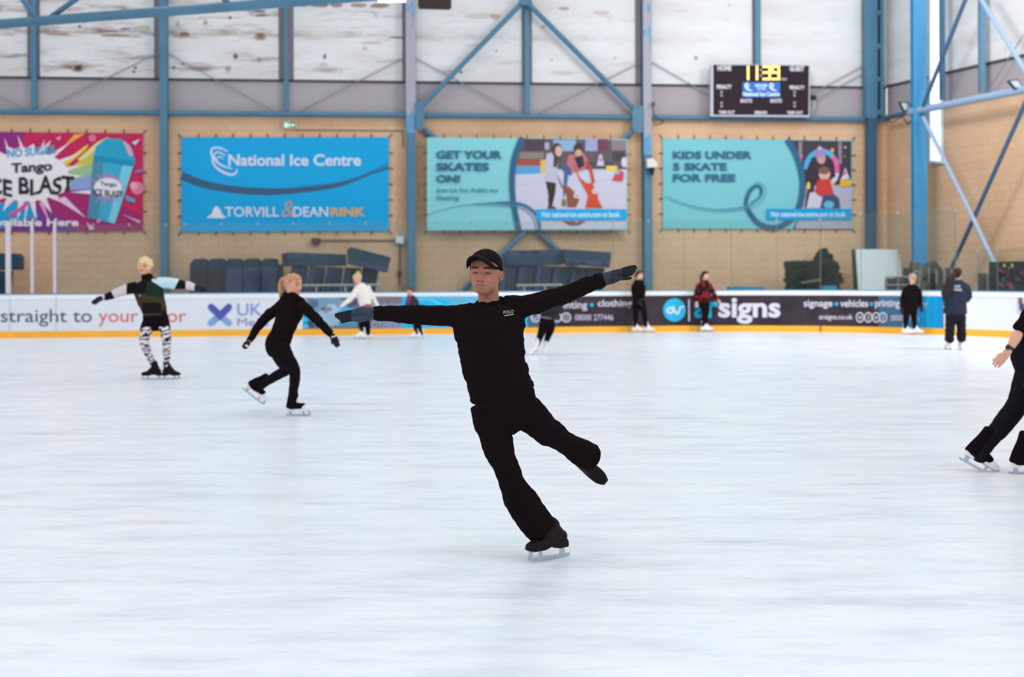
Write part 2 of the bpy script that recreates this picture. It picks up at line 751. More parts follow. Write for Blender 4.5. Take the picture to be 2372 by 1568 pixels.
# white cladding panels between the posts (bays of the upper wall)
n_ = 0
PANELS = []
for (xa, xb, dirt) in ((-200, 63, 1.0), (92, 357, 1.0), (387, 645, 0.9), (680, 932, 0.65), (963, 1209, 0.5), (1232, 1471, 0.4), (1509, 1742, 0.2), (1762, 1996, 0.1), (2047, 2054, 0.1)):
    pa, pb = back_wall(xa, 60), back_wall(xb, 60)
    mb = MB()
    a3, b3 = np.array((pa[0], pa[1], Z_BAND + 0.03)), np.array((pb[0], pb[1], Z_BAND + 0.03))
    up = np.array((0, 0, HW - Z_BAND - 0.03))
    mb.prism([a3, b3, b3 + up, a3 + up], -np.array((N0[0], N0[1], 0)) * 0.1, stained_material('white_cladding_%d' % n_, D0, dirt))
    n_ += 1
    PANELS.append(structure(mb.build('wall_back_panel_%d' % n_)))

# marks on the cladding: holes, smudges and short dark streaks, each with its own shape
BRN, DRK, PALE = (132, 104, 94), (66, 56, 54), (196, 184, 178)
for k, marks in ((1, ((180, 158, 16, 9, (170, 148, 138)), (180, 157, 11, 7, BRN), (181, 157, 7, 5, DRK), (314, 157, 3, 3, DRK), (310, 166, 3, 3, DRK), (184, 61, 3, 3, DRK), (290, 66, 13, 1.5, DRK), (250, 72, 26, 2.2, BRN), (132, 78, 28, 3, (170, 150, 140)), (262, 82, 34, 2, BRN), (332, 66, 16, 7, (190, 176, 168)), (110, 160, 10, 5, (198, 186, 178)), (288, 140, 14, 4, (206, 196, 188)))),
                 (2, ((420, 82, 22, 7, (178, 158, 148)), (426, 79, 12, 5, BRN), (604, 84, 14, 10, (168, 144, 136)), (604, 83, 8, 6, BRN), (546, 130, 6, 7, BRN), (528, 158, 7, 6, (176, 154, 144)), (600, 138, 5, 6, (160, 140, 132)), (403, 156, 3, 2.5, DRK), (533, 41, 3, 3, DRK), (424, 149, 4, 1.5, DRK), (606, 36, 16, 1.6, DRK), (600, 26, 14, 3, (120, 108, 106)), (476, 52, 4, 5, (180, 150, 128)), (412, 56, 3, 8, (176, 168, 166)))),
                 (3, ((752, 131, 4, 6, BRN), (748, 150, 8, 6, (202, 188, 180)), (790, 165, 3, 6, (206, 190, 176)), (700, 9, 14, 6, (150, 126, 116)), (742, 10, 20, 7, (140, 118, 108)), (780, 12, 14, 5, (156, 134, 124)), (830, 12, 18, 5, (164, 142, 130)), (880, 13, 22, 5, (150, 128, 118)), (918, 87, 20, 1.2, DRK), (860, 99, 22, 2, (186, 168, 160)), (846, 112, 6, 4, (204, 184, 178)))),
                 (4, ((1068, 167, 3.2, 3, DRK), (1150, 118, 2.5, 3, (150, 140, 136)), (1110, 37, 34, 6, (204, 192, 186)), (1148, 38, 12, 5, (182, 164, 154)), (1100, 105, 26, 2, (206, 198, 192)))),
                 (5, ((1306, 20, 13, 5, (182, 164, 156)), (1258, 62, 5, 3, (176, 146, 130)), (1394, 29, 20, 4, (198, 186, 180)), (1278, 138, 4, 3, (206, 184, 170)), (1424, 134, 2, 3, (150, 140, 140)))),
                 (6, ((1612, 134, 4, 5, (150, 142, 144)), (1578, 26, 18, 3, (206, 196, 198)), (1690, 12, 3, 3, (190, 186, 190)))),
                 (7, ((1889, 76, 5, 3, (206, 206, 200)), (1822, 94, 3, 7, (212, 212, 216))))):
    a = Art(back_wall, 0.002)
    for x, y, rx, ry, c in marks:
        pts = []
        for i in range(22):
            g = 2 * math.pi * i / 22
            w_ = 1 + .28 * noise.noise(Vector((x * .1 + 1.3 * math.cos(g), y * .1 + 1.3 * math.sin(g), .5)))
            pts.append((x + rx * w_ * math.cos(g), y + ry * w_ * math.sin(g)))
        a.poly(pts, c)
    a.build('stain', PANELS[k])

# ------------------------------------------------------------------ steel frame on the walls
blue = mat('blue_steel_paint', (75, 121, 148), 0.45, 0.35, var=0.1, vscale=1.5)
blue2 = mat('deep_blue_steel_paint', (56, 94, 122), 0.5, 0.3, var=0.08, vscale=2)
cyan_steel = mat('bright_blue_steel_paint', (58, 142, 192), 0.4, 0.3, var=0.06, vscale=2)
steel_gap = mat('dark_fittings_and_gap_shade', (30, 32, 40), 0.7)  # near-black of cables and brackets, also painted shade in the column slot


def peeling():
    m = mat('grey_steel_with_blue_patches', (160, 156, 168), 0.55, 0.3)
    nt = m.node_tree
    tc = node(nt, 'ShaderNodeTexCoord')
    mp = node(nt, 'ShaderNodeMapping')
    mp.inputs['Scale'].default_value = (2.5, 2.5, 0.7)
    nt.links.new(tc.outputs['Object'], mp.inputs[0])
    n = node(nt, 'ShaderNodeTexNoise', Scale=1.0, Detail=3.0)
    nt.links.new(mp.outputs[0], n.inputs['Vector'])
    c = ramp(nt, n.outputs['Fac'], [(0.56, rgb(164, 160, 172)), (0.575, rgb(92, 150, 192))])
    nt.links.new(c, nt.nodes['Principled BSDF'].inputs['Base Color'])
    return m


peel = peeling()


def column(x0, x1, label, m, ztop=12.0, zbot=0.0, deep=0.32, off=0.34, plane=back_wall, flange=None, name='steel_column', extra=None):
    mb = MB()
    a, b = plane(x0, 150, off), plane(x1, 150, off)
    n = plane.normal(0)
    t = (b - a)
    w = np.linalg.norm(t)
    t = t / w

    def bx(s0, s1, o0, o1, mm, z0=zbot, z1=ztop):
        p = a * (1, 1, 0)
        fr = [p + t * s0 - n * o0 + (0, 0, z0), p + t * s1 - n * o0 + (0, 0, z0), p + t * s1 - n * o0 + (0, 0, z1), p + t * s0 - n * o0 + (0, 0, z1)]
        mb.prism(fr, -n * (o1 - o0), mm)
    if w > 0.17:            # H-section: two flanges and a web
        bx(0, w, 0, 0.03, m)
        bx(w * .42, w * .58, 0.03, deep - 0.03, flange or m)
        bx(0, w, deep - 0.03, deep, flange or m)
    else:
        bx(0, w, 0, deep, m)
    o = mb.build(name, base=(a[0] - n[0] * deep / 2, a[1] - n[1] * deep / 2, zbot))
    return tag(o, label, 'steel column')


column(369, 387, 'blue steel column between the pink drinks banner and the blue banner', blue)
column(940, 963, 'grey steel column with blue patches left of the skates on banner', peel, zbot=Z_RAIL - 0.5, flange=blue)
column(942, 962, 'blue lower steel column left of the skates on banner', blue, ztop=Z_RAIL - 0.5)
column(1490, 1509, 'grey and blue steel column between the two turquoise banners', peel, zbot=back_wall(1500, 360)[2], flange=blue)
column(1491, 1510, 'blue lower half of steel column between the two turquoise banners', blue, ztop=back_wall(1500, 360)[2])
for x0, x1, lab in ((72, 84, 'slim blue post above the pink drinks banner'), (658, 668, 'slim blue post above the green exit sign'),
                    (1215, 1227, 'slim blue post in the middle of the big V brace'), (1750, 1761, 'slim blue post above the black scoreboard')):
    column(x0, x1, lab, blue, zbot=Z_RAIL + 0.1, deep=0.14, off=0.15, name='steel_post')
# laced column near the corner
mb = MB()
lace = root('laced_column', back_wall(2022, 600) * (1, 1, 0), 'blue laced double column right of the kids skate free banner', 'steel column')
c1 = MB().pxprism([(2007, -200), (2033, -200), (2033, 273), (2007, 273)], back_wall, 0.42, 0.3, blue).build('main_flange', lace)
MB().pxprism([(2012, 273), (2031, 273), (2031, 690), (2012, 690)], back_wall, 0.42, 0.3, blue2).build('lower_shaft', lace)
MB().pxprism([(2039.5, -200), (2047, -200), (2047, 268), (2039.5, 268)], back_wall, 0.42, 0.3, blue).build('side_flange', lace)
MB().pxprism([(2033, -200), (2040, -200), (2040, 268), (2033, 268)], back_wall, 0.405, 0.05, steel_gap).build('gap_shade_strip', lace)  # dark strip added as the shade in the slot between the flanges
for k in range(5):
    y = 29 + (k - 1) * 77
    MB().pxprism([(2032, y - 5), (2041, y - 5), (2041, y + 5), (2032, y + 5)], back_wall, 0.425, 0.04, blue).build('batten_plate', lace)

# rail along the wall
mb = MB()
ra, rb = back_wall(-120, 262, 0.2), back_wall(2050, 262, 0.2)
mb.tube((ra[0], ra[1], Z_RAIL), (rb[0], rb[1], Z_RAIL), 0.075, blue, 14)
tag(mb.build('steel_rail', smooth=False), 'long blue horizontal steel rail between blockwork and grey band', 'steel rail')


def tube_thing(name, pts, r, m, label, cat='steel brace', plane=back_wall, off=0.3, n=10):
    mb = MB()
    q = [plane(p[0], p[1], p[2] if len(p) > 2 else off) for p in pts]
    mb.path(q, r, m, n)
    return tag(mb.build(name, smooth=False), label, cat)


tube_thing('diagonal_brace', [(1212, 4), (980, 243)], 0.075, blue, 'left arm of the big blue V brace above the skates on banner')
tube_thing('diagonal_brace', [(1219, 4), (1469, 253)], 0.075, blue, 'right arm of the big blue V brace above the skates on banner')
tube_thing('diagonal_brace', [(982, 298), (1395, 672)], 0.075, blue, 'blue brace running down behind skates on banner from its top left corner', off=0.13)
tube_thing('diagonal_brace', [(1468, 300), (1073, 672)], 0.075, blue, 'blue brace running down behind skates on banner from its top right corner', off=0.28)
for pts, lab in (([(963, 237), (978, 237), (983, 246), (983, 290), (976, 300), (963, 300)], 'blue gusset plate at left foot of the V brace'),
                 ([(1489, 245), (1470, 245), (1465, 254), (1465, 298), (1472, 307), (1489, 307)], 'blue gusset plate at right foot of the V brace'),
                 ([(1200, -6), (1232, -6), (1226, 12), (1206, 12)], 'blue gusset plate at the top of the V brace')):
    tag(MB().pxprism(pts, back_wall, 0.42, 0.05, blue).build('gusset_plate'), lab, 'steel plate')
rod = mat('thin_steel_rod', (128, 132, 148), 0.5, 0.3)
for a, b, lab in (((-60, 192), (58, 253), 'thin rod running down to the first slim post from the frame edge'),
                  ((368, 122), (102, 253), 'thin rod from blue column down left above the pink banner'),
                  ((388, 124), (643, 262), 'thin rod from blue column down right towards the exit sign'),
                  ((938, 133), (686, 263), 'thin rod from grey column down left to the exit sign post'),
                  ((963, 135), (1207, 266), 'thin rod crossing the left arm of the V brace'),
                  ((1489, 142), (1240, 267), 'thin rod crossing the right arm of the V brace'),
                  ((1510, 144), (1660, 230), 'thin rod running down behind the scoreboard left side'),
                  ((2008, 148), (1872, 222), 'upper thin rod between scoreboard and laced column'),
                  ((2008, 166), (1888, 232), 'lower thin rod between scoreboard and laced column')):
    tube_thing('brace_rod', [a, b], 0.016, rod, lab, 'steel rod', off=0.1, n=6)

# right wall steel
def facing(x, off):
    q = right_wall(x, 300, off)
    return Plane((q[0], q[1]), (1, 0), (0, -1))


column(2116, 2147, 'bright blue steel box column near the right corner', cyan_steel, plane=facing(2130, 0.75), off=0, deep=0.3)
column(2179, 2190, 'dark blue slim post right of the tall bright window', blue2, zbot=right_wall(2184, 238)[2], plane=facing(2200, 0.25), off=0, deep=0.15, name='steel_post')
column(2270, 2283, 'slim blue post high on the right wall', blue, zbot=right_wall(2276, 217)[2], plane=facing(2276, 0.25), off=0, deep=0.15, name='steel_post')
glow = mat('daylit_window_pane', (240, 250, 255), 0.3, emit=1.15)
frm = mat('white_window_frame', (205, 228, 236), 0.5)
w = MB().pxprism([(2150, -260), (2180, -260), (2180, 378), (2150, 378)], right_wall, 0.10, 0.08, frm).build('window_1')
structure(w)
MB().pxprism([(2155, -250), (2177, -250), (2177, 372), (2155, 372)], right_wall, 0.115, 0.02, glow).build('pane', w)
lt = mat('pale_blue_steel_tube', (150, 172, 200), 0.45, 0.4)
dk = mat('dark_blue_steel_tube', (62, 92, 126), 0.45, 0.4)
RW = right_wall
tube_thing('steel_tube', [(2106, 260), (2372, 208), (2500, 183)], 0.1, lt, 'thick pale blue tube sloping up along the right wall', 'steel tube', RW, 0.75)
tube_thing('steel_tube', [(2050, 274), (2112, 259)], 0.07, blue2, 'short blue tube between laced column and corner column', 'steel tube', RW, 0.45)
tube_thing('diagonal_brace', [(2240, -10), (2138, 246)], 0.055, dk, 'dark brace rising right from the bright blue column', plane=RW, off=0.85)
tube_thing('diagonal_brace', [(2266, -12), (2380, 172)], 0.06, lt, 'pale brace coming down to the floodlight at upper right', plane=RW, off=0.75)
tube_thing('diagonal_brace', [(2139, 272), (2253, 503), (2346, 700)], 0.055, lt, 'pale crossing brace running down right from the bright blue column', plane=RW, off=0.85)
tube_thing('diagonal_brace', [(2390, 205), (2256, 505), (2168, 700)], 0.055, dk, 'dark crossing brace running down left on the right wall', plane=RW, off=0.74)
tube_thing('brace_rod', [(2372, 80), (2288, 210)], 0.014, rod, 'thin rod beside the slim post on the right wall', 'steel rod', RW, 0.2, 6)

# roof truss crossing the upper left corner, nearer than the wall
t0, t1 = P(-140, 65, 26.4), P(790, -4, 23.6)
t0[2] = t1[2] = P(0, 57, 26)[2]
tr = root('roof_truss', t0, 'blue tubular roof truss crossing the top left corner', 'roof truss')
MB().tube(t0, t0 + (t1 - t0) * 1.9, 0.088, blue, 20).build('bottom_chord', tr, smooth=True)
top_off = np.array((0, 0, 1.5))
MB().tube(t0 + top_off, t0 + (t1 - t0) * 1.9 + top_off, 0.088, blue, 20).build('top_chord', tr, smooth=True)
for (xa, xb, yb) in ((107, 45, -12), (128, 190, -12)):
    k = (xa + 140) / 930.0
    a = t0 + (t1 - t0) * k
    b = P(xb, yb, a[1] - (xb - xa) * 0.002)
    MB().tube(a, a + (b - a) * 2.4, 0.05, blue, 12).build('web_member', tr, smooth=True)
for k in (0.75, 0.8, 1.28, 1.33):
    a = t0 + (t1 - t0) * k
    sgn = -1 if k in (0.75, 1.28) else 1
    MB().tube(a, a + (t1 - t0) * 0.2 * sgn + top_off, 0.05, blue, 12).build('web_member', tr, smooth=True)

# ------------------------------------------------------------------ rink boards in sections
WHT = (222, 224, 236)
cap_w = mat('white_board_cap', (236, 236, 238), 0.4, 0.4)
pan_w = mat('white_board_plastic', (221, 224, 233), 0.4, 0.35)
pan_w2 = mat('white_end_board_plastic', (226, 228, 228), 0.4, 0.35)
kick = mat('yellow_kick_strip', (250, 178, 48), 0.4, 0.35, var=0.05, vscale=2)
edge_b = mat('blue_cap_edge', (88, 140, 172), 0.5)
dark_ad = mat('dark_advert_vinyl', (58, 49, 57), 0.5, 0.15, var=0.35, vscale=2.2)
Z_TOP, Z_CAP, Z_KICK = 1.075, 0.935, 0.155


def board_run(x0, x1):
    s0, s1 = board_s(x0), board_s(x1)
    n = max(2, int(abs(s1 - s0) / 0.25))
    return [board_pt(s) for s in np.linspace(s0, s1, n + 1)]


def run_solid(mb, run, z0, z1, o0, o1, m):
    """solid between offsets o0 (front) and o1 (back) along the boards"""
    v = []
    for p, n in run:
        a, b = p + n * o0, p + n * o1
        v += [(a[0], a[1], z0), (a[0], a[1], z1), (b[0], b[1], z1), (b[0], b[1], z0)]
    f = []
    k = len(run)
    for i in range(k - 1):
        for j in range(4):
            j2 = (j + 1) % 4
            f.append([4 * i + j, 4 * i + j2, 4 * (i + 1) + j2, 4 * (i + 1) + j])
    f += [[0, 1, 2, 3], [4 * k - 1, 4 * k - 2, 4 * k - 3, 4 * k - 4]]
    return mb.add(v, f, m)


def board_section(x0, x1, label, face, kz=Z_KICK):
    r = root('rink_board', (lambda q: (q[0], q[1], 0))(boards((x0 + x1) / 2, 725)), label, 'rink board')
    run = board_run(x0, x1)
    run_solid(MB(), run, 0.0, Z_CAP, 0.0, -0.12, face).build('board_face', r)
    mb = run_solid(MB(), run, Z_CAP, Z_TOP - 0.03, 0.015, -0.14, cap_w)
    run_solid(mb, run, Z_TOP - 0.03, Z_TOP, 0.005, -0.14, edge_b)
    mb.build('cap_rail', r)
    run_solid(MB(), run, 0.0, kz, 0.02, 0.0, kick).build('kick_strip', r)
    return r


b_white = board_section(-420, 702, 'white rink board printed with straight to your door', pan_w)
b_dark = board_section(702, 1468, 'dark advert board with clothing lettering behind the man in black', dark_ad)
b_dark2 = board_section(1468, 2186, 'dark advert board with round blue logo and large signs lettering', dark_ad)
b_end = board_section(2186, 2640, 'plain white curved rink board at the right end', pan_w2)

GRT = (82, 82, 100)
RED = (214, 110, 112)
a = Art(boards, 0.003)
a.text('straight to', 2, 716, 213, 756, GRT, 0.004)
a.text('your door', 228, 716, 432, 756, RED, 0.004)
a.stroke([(489, 711), (509, 730), (530, 749)], 15, (132, 165, 214))
a.ell(489, 711, 7.5, 7.5, (86, 90, 168)); a.ell(530, 748, 7.5, 7.5, (132, 165, 214))
a.stroke([(530, 711), (510, 730), (489, 748)], 15, (120, 152, 208))
a.ell(530, 711, 7.5, 7.5, (86, 90, 168)); a.ell(489, 748, 7.5, 7.5, (132, 165, 214))
a.poly([(484, 717), (495, 706), (510, 720), (525, 706), (536, 717), (510, 742)], (84, 88, 170))
a.text('UK', 550, 703, 606, 731, (128, 150, 208))
a.text('Meds', 550, 737, 622, 755, (142, 150, 200))
for x in (22.5, 130):
    a.rect(x - .6, 688, x + .6, 782, (176, 178, 190))
a.build('advert_print', b_white)

a = Art(boards, 0.003)
yt, yb = (lambda x: 686.5 - (x - 1000) * 0.002), (lambda x: 759.5 - (x - 1000) * 0.0075)
a.strip(705, 830, yt, yb, (92, 118, 144))


def blob(cx, cy, rx, ry, c, sd):
    pts = []
    for i_ in range(26):
        g_ = 2 * math.pi * i_ / 26
        w_ = 1 + .55 * noise.noise(Vector((1.6 * math.cos(g_), 1.6 * math.sin(g_), sd)))
        pts.append((min(829, max(706, cx + rx * w_ * math.cos(g_))), min(758, max(688, cy + ry * w_ * math.sin(g_)))))
    a.poly(pts, c)


for q_ in ((800, 696, 40, 12, (84, 80, 100), .3), (716, 752, 16, 10, (58, 78, 98), 1.1), (764, 722, 54, 32, (118, 152, 180), 2.2), (786, 738, 44, 18, (136, 170, 196), 3.1), (756, 732, 34, 20, (152, 182, 206), 4.7), (772, 716, 20, 10, (172, 196, 216), 5.5),
           (740, 742, 18, 9, (170, 198, 216), 6.3), (806, 752, 26, 8, (86, 140, 170), 7.7), (726, 704, 12, 10, (84, 110, 138), 8.1)):
    blob(*q_)
a.ell(806, 726, 26, 13, (40, 178, 226)); blob(758, 716, 8, 7, (146, 130, 136), 9.0); blob(748, 716, 4, 3, (84, 84, 100), 9.9)
a.ell(708, 740, 7, 7, (26, 186, 236)); a.ell(708, 755, 7, 6, (60, 190, 236))
a.text('VS', 702, 687, 712, 699, (214, 212, 224), 0.02)
a.strip(831, 931, yt, yb, (124, 114, 128))
a.text('& MORE', 838, 703, 930, 722, (150, 158, 186), 0.02)
a.text('CLOTHING', 838, 743, 931, 760, (140, 164, 200), 0.03)
a.strip(931, 1222, yt, yb, (26, 180, 228))
a.ring(985, 722, 46, 9, (86, 200, 240), ry=33); a.ring(1010, 722, 62, 8, (92, 184, 226), ry=34)
a.strip(1040, 1130, yt, lambda x: 712, (98, 176, 214))
a.strip(1222, 1290, yt, yb, (72, 92, 118))
a.text('signage • vehicles • printing', 1080, 697, 1360, 720, (208, 204, 216), 0.012)
a.ell(1370, 706, 4.6, 4.6, (44, 168, 214))
a.text('clothing', 1384, 694, 1463, 715, (214, 210, 220), 0.014)
for cx in (1240, 1290, 1311):
    a.ring(cx, 735, 11.5, 3, (204, 200, 214))
a.stroke([(1233, 734), (1238, 739), (1247, 731)], 2.2, (204, 200, 214))
a.ring(1311, 735, 5, 1.6, (204, 200, 214))
a.text('08000 277446', 1331, 728, 1420, 742, (190, 184, 200), 0.012)
a.build('advert_print', b_dark)

a = Art(boards, 0.003)
yb2 = lambda x: board_px(x, Z_KICK)
yt2 = lambda x: board_px(x, Z_CAP)


def board_px(x, z):
    p, n = board_pt(board_s(x))
    return HY + (CZ - z) / p[1] * F - RHO * (x - CX)


a.strip(2035, 2130, yt2, yb2, (60, 104, 136))
for x, ww, c in ((2118, 22, (30, 120, 166)), (2140, 30, (14, 140, 196)), (2165, 40, (10, 150, 208)), (2178, 14, (6, 138, 200)), (2150, 10, (20, 166, 218))):
    a.strip(x - ww / 2, x + ww / 2, yt2, yb2, c, 4)
LW = (214, 208, 222)
a.ell(1562, 718, 26, 27, (42, 178, 224))
a.off += 0.007
a.ring(1552, 719, 9, 4.6, (206, 232, 246), ry=8)
a.stroke([(1558, 710), (1561, 717), (1565, 725), (1570, 726), (1573, 719), (1576, 712), (1584, 710)], 4.6, (206, 232, 246), 5)
a.rect(1594, 693, 1597.5, 744, LW)
a.text('ar', 1608, 698, 1664, 737, (38, 180, 226), 0.025)
a.text('signs', 1664, 690, 1808, 750, LW, 0.03)
a.text('signage', 1862, 695, 1929, 715, LW, 0.016)
a.ell(1938, 704, 4.5, 4.5, (44, 168, 214))
a.text('vehicles', 1947, 694, 2012, 711, LW, 0.016)
a.ell(2020, 704, 4.5, 4.5, (44, 168, 214))
a.text('printing', 2028, 694, 2085, 716, LW, 0.016)
a.ell(2094, 704, 4.5, 4.5, (44, 168, 214))
a.text('clothing', 2101, 695, 2151, 716, (176, 196, 216), 0.014)
a.text('arsigns.co.uk', 1898, 728, 1976, 743, LW, 0.012)
for k, cx in enumerate((1993, 2012.5, 2031, 2047)):
    a.ring(cx, 735, 9.5, 2.2, LW, ry=12)
    a.stroke([(cx - 3, 732), (cx, 738), (cx + 4, 731)] if k % 2 == 0 else [(cx + 2, 730), (cx, 735), (cx, 741)], 2.2, LW)
a.text('08000 277446', 2065, 729, 2130, 743, (196, 186, 204), 0.012)
a.rect(1899.5, board_px(1900, Z_KICK), 1902.5, board_px(1900, 0.01), (176, 40, 60))
a.off = 0.021
a.rect(1899.5, board_px(1900, Z_KICK), 1902.5, board_px(1900, 0.01), (186, 50, 60))
a.build('advert_print', b_dark2)
a = Art(boards, 0.003)
a.strip(2355, 2420, 682, 728, (206, 196, 214), 6)
a.ell(2364, 698, 5, 12, (110, 84, 104)); a.ell(2368, 712, 7, 10, (74, 78, 100)); a.ell(2362, 688, 2.5, 3, (196, 150, 140))
a.build('poster_print', b_end)

# ------------------------------------------------------------------ glass above the boards
def glass_mat():
    m = bpy.data.materials.new('green_tinted_glass')
    m.use_nodes = True
    nt = m.node_tree
    nt.nodes.clear()
    out = nt.nodes.new('ShaderNodeOutputMaterial')
    tr_ = nt.nodes.new('ShaderNodeBsdfTransparent')
    tr_.inputs[0].default_value = (0.905, 0.948, 0.945, 1)
    gl = nt.nodes.new('ShaderNodeBsdfGlossy')
    gl.inputs['Roughness'].default_value = 0.08
    gl.inputs[0].default_value = (0.8, 0.84, 0.8, 1)
    mx = nt.nodes.new('ShaderNodeMixShader')
    mx.inputs[0].default_value = 0.025
    nt.links.new(tr_.outputs[0], mx.inputs[1])
    nt.links.new(gl.outputs[0], mx.inputs[2])
    nt.links.new(mx.outputs[0], out.inputs[0])
    return m


glass = glass_mat()
clip_m = mat('grey_glass_clip', (150, 146, 146), 0.4)
edge_g = mat('dark_green_glass_edge', (112, 120, 104), 0.4)
post_m = mat('pale_glass_post', (206, 200, 208), 0.4, 0.4)
ORD = ['first', 'second', 'third', 'fourth', 'fifth', 'sixth', 'seventh', 'eighth', 'ninth', 'tenth', 'eleventh', 'twelfth', 'thirteenth', 'fourteenth', 'fifteenth',
       'sixteenth', 'seventeenth', 'eighteenth', 'nineteenth', 'twentieth', 'twenty-first', 'twenty-second', 'twenty-third', 'twenty-fourth', 'twenty-fifth']
edges = [128, 216, 300, 385, 429, 513, 597, 681, 765, 848, 930, 1012, 1093, 1173, 1255, 1338, 1422, 1505, 1586, 1695, 1800, 1900]


def pane(x0, x1, ytop, label):
    g = root('glass_screen', boards((x0 + x1) / 2, 600, -0.06) * (1, 1, 0) + (0, 0, Z_TOP + 0.012), label, 'glass pane', 'glass panes above the rink boards')
    z1 = CZ - ray((x0 + x1) / 2, ytop)[1] * boards((x0 + x1) / 2, ytop)[1]
    run = board_run(x0 + 0.6, x1 - 0.6)
    run = [run[0], run[-1]]
    run_solid(MB(), run, Z_TOP + 0.012, z1, -0.055, -0.067, glass).build('glass_sheet', g)
    if x1 > 1400:
        run_solid(MB(), [run[-1], (run[-1][0] + (run[-1][0] - run[0][0]) * .012, run[-1][1])], Z_TOP + 0.012, z1, -0.054, -0.068, edge_g).build('pane_edge', g)
    p, n = run[-1]
    c = (p[0] - n[0] * .06, p[1] - n[1] * .06, z1 - 0.02)
    MB().box(c, (0.045, 0.04, 0.07), clip_m).build('clip', g)
    return g


for k, (xa, xb) in enumerate(zip(edges[:-1], edges[1:])):
    pane(xa, xb, 519 - k * 0.55, 'clear glass pane above the boards, %s one right of the white posts' % ORD[k])
pane(1900, 1993, 494, 'clear glass pane above the boards in front of the leaning white sheet')
pane(1993, 2078, 492, 'taller greenish glass pane left of the bright blue corner column')
pane(2078, 2211, 488, 'wide greenish glass pane in front of the bright blue corner column')
for k, (xa, xb) in enumerate(((2213, 2262), (2262, 2308), (2308, 2372), (2372, 2440))):
    pane(xa, xb, 580 - k * 2.5, 'low glass pane on the curved white board, %s from its left end' % ORD[k])
for x, ww, lab in ((18, 11, 'thickest white glass post at the far left'), (73.5, 6, 'middle slim white glass post at the far left'), (126, 6, 'white glass post nearest the blond skater')):
    p = boards(x, 600, -0.06)
    z1 = P(x, 512, p[1])[2]
    wd = ww * p[1] / F
    o = MB().box((p[0], p[1], (Z_TOP + z1) / 2), (wd, 0.07, z1 - Z_TOP), post_m).build('glass_post')
    tag(o, lab, 'post')


# ------------------------------------------------------------------ banners on the back wall
BW = back_wall
tie_m = mat('black_bungee_tie', (40, 36, 40), 0.7)


def banner(x0, y0, x1, y1, y0b, y1b, label, base_col, ties, off=0.06):
    """corners (x0,y0)-(x1,y0b) top, (x0,y1)-(x1,y1b) bottom. returns art object"""
    a = Art(BW, off)
    a.off0 = off
    mesh_quad = [(x0, y0), (x1, y0b), (x1, y1b), (x0, y1)]
    a.pxprism(mesh_quad, BW, off, 0.015, ink(base_col))
    a.quad = (x0, y0, x1, y1, y0b, y1b)
    a.label = label
    a.ties = ties
    return a


def finish(a, base_name='banner'):
    x0, y0, x1, y1, y0b, y1b = a.quad
    o = tag(a.build(base_name), a.label, 'banner')
    for n, ya, yb, s in ((a.ties[0], y0, y0b, -1), (a.ties[0], y1, y1b, 1)):
        for k in range(n + 1):
            t = k / n
            x, y = x0 + (x1 - x0) * t, ya + (yb - ya) * t
            dx = -7 if k == 0 else (7 if k == n else 0)
            MB().tube(BW(x, y - s * 1, a.off0 + 0.01), BW(x + dx, y + s * 8, a.off0 - 0.04), 0.013, tie_m, 6).build('bungee_cord', o)
    for x, s in ((x0, -1), (x1, 1)):
        for k in range(1, a.ties[1]):
            t = k / a.ties[1]
            ya, yb = (y0, y1) if s < 0 else (y0b, y1b)
            y = ya + (yb - ya) * t
            MB().tube(BW(x - s, y, a.off0 + 0.01), BW(x + s * 9, y, a.off0 - 0.04), 0.013, tie_m, 6).build('bungee_cord', o)
    return o


# pink drinks banner, running out of the frame
a = banner(-190, 304, 331, 536, 309, 535, 'pink and purple drinks banner with a tilted blue cup at far left', (196, 34, 88), (12, 5))
for pts, c in (([(-190, 304), (60, 306), (20, 420), (-190, 420)], (146, 40, 124)),
               ([(-190, 420), (20, 400), (-40, 536), (-190, 536)], (40, 150, 206)),
               ([(-100, 536), (-20, 470), (100, 470), (190, 500), (240, 536)], (124, 52, 138)),
               ([(-10, 535), (0, 470), (60, 462), (90, 500), (20, 520)], (28, 158, 206)),
               ([(100, 470), (180, 420), (330, 500), (330, 535), (180, 535)], (160, 38, 106)),
               ([(110, 430), (240, 330), (232, 372), (140, 410)], (204, 190, 86)),
               ([(130, 410), (232, 372), (222, 420), (150, 430)], (150, 190, 150)),
               ([(150, 425), (222, 400), (226, 440), (160, 440)], (140, 160, 212)),
               ([(120, 395), (205, 333), (200, 345), (135, 400)], (236, 204, 40)),
               ([(178, 370), (224, 330), (248, 318), (258, 322), (190, 372)], (226, 216, 140)),
               ([(130, 360), (172, 312), (198, 309), (152, 338)], (240, 168, 66))):
    a.poly(pts, c)
star = []
for k in range(44):
    g = 2 * math.pi * k / 44
    rr = 1.0 if k % 2 == 0 else 0.62
    rr *= 1.0 + 0.22 * math.sin(k * 2.7)
    x, y = 62 + 130 * rr * math.cos(g), 408 + 88 * rr * math.sin(g)
    star.append((x, max(311, min(531, y))))
a.poly(star, (232, 222, 232))
a.ell(62, 408, 98, 58, (238, 232, 238))
for pts, c in (([(10, 318), (26, 360), (18, 362)], (236, 226, 236)), ([(40, 312), (60, 352), (50, 354)], (240, 214, 232)), ([(104, 322), (98, 352), (90, 350)], (238, 220, 234)),
               ([(60, 470), (56, 520), (66, 472)], (240, 226, 238)), ([(90, 470), (118, 522), (100, 468)], (238, 150, 200)), ([(130, 462), (200, 505), (150, 455)], (226, 196, 226)),
               ([(18, 500), (60, 470), (68, 474), (26, 504)], (226, 70, 150)), ([(160, 445), (215, 440), (215, 450)], (232, 226, 240))):
    a.poly(pts, c)
a.text('NO SUGAR', 17, 346, 130, 366, (60, 168, 210), 0.03, -0.09)
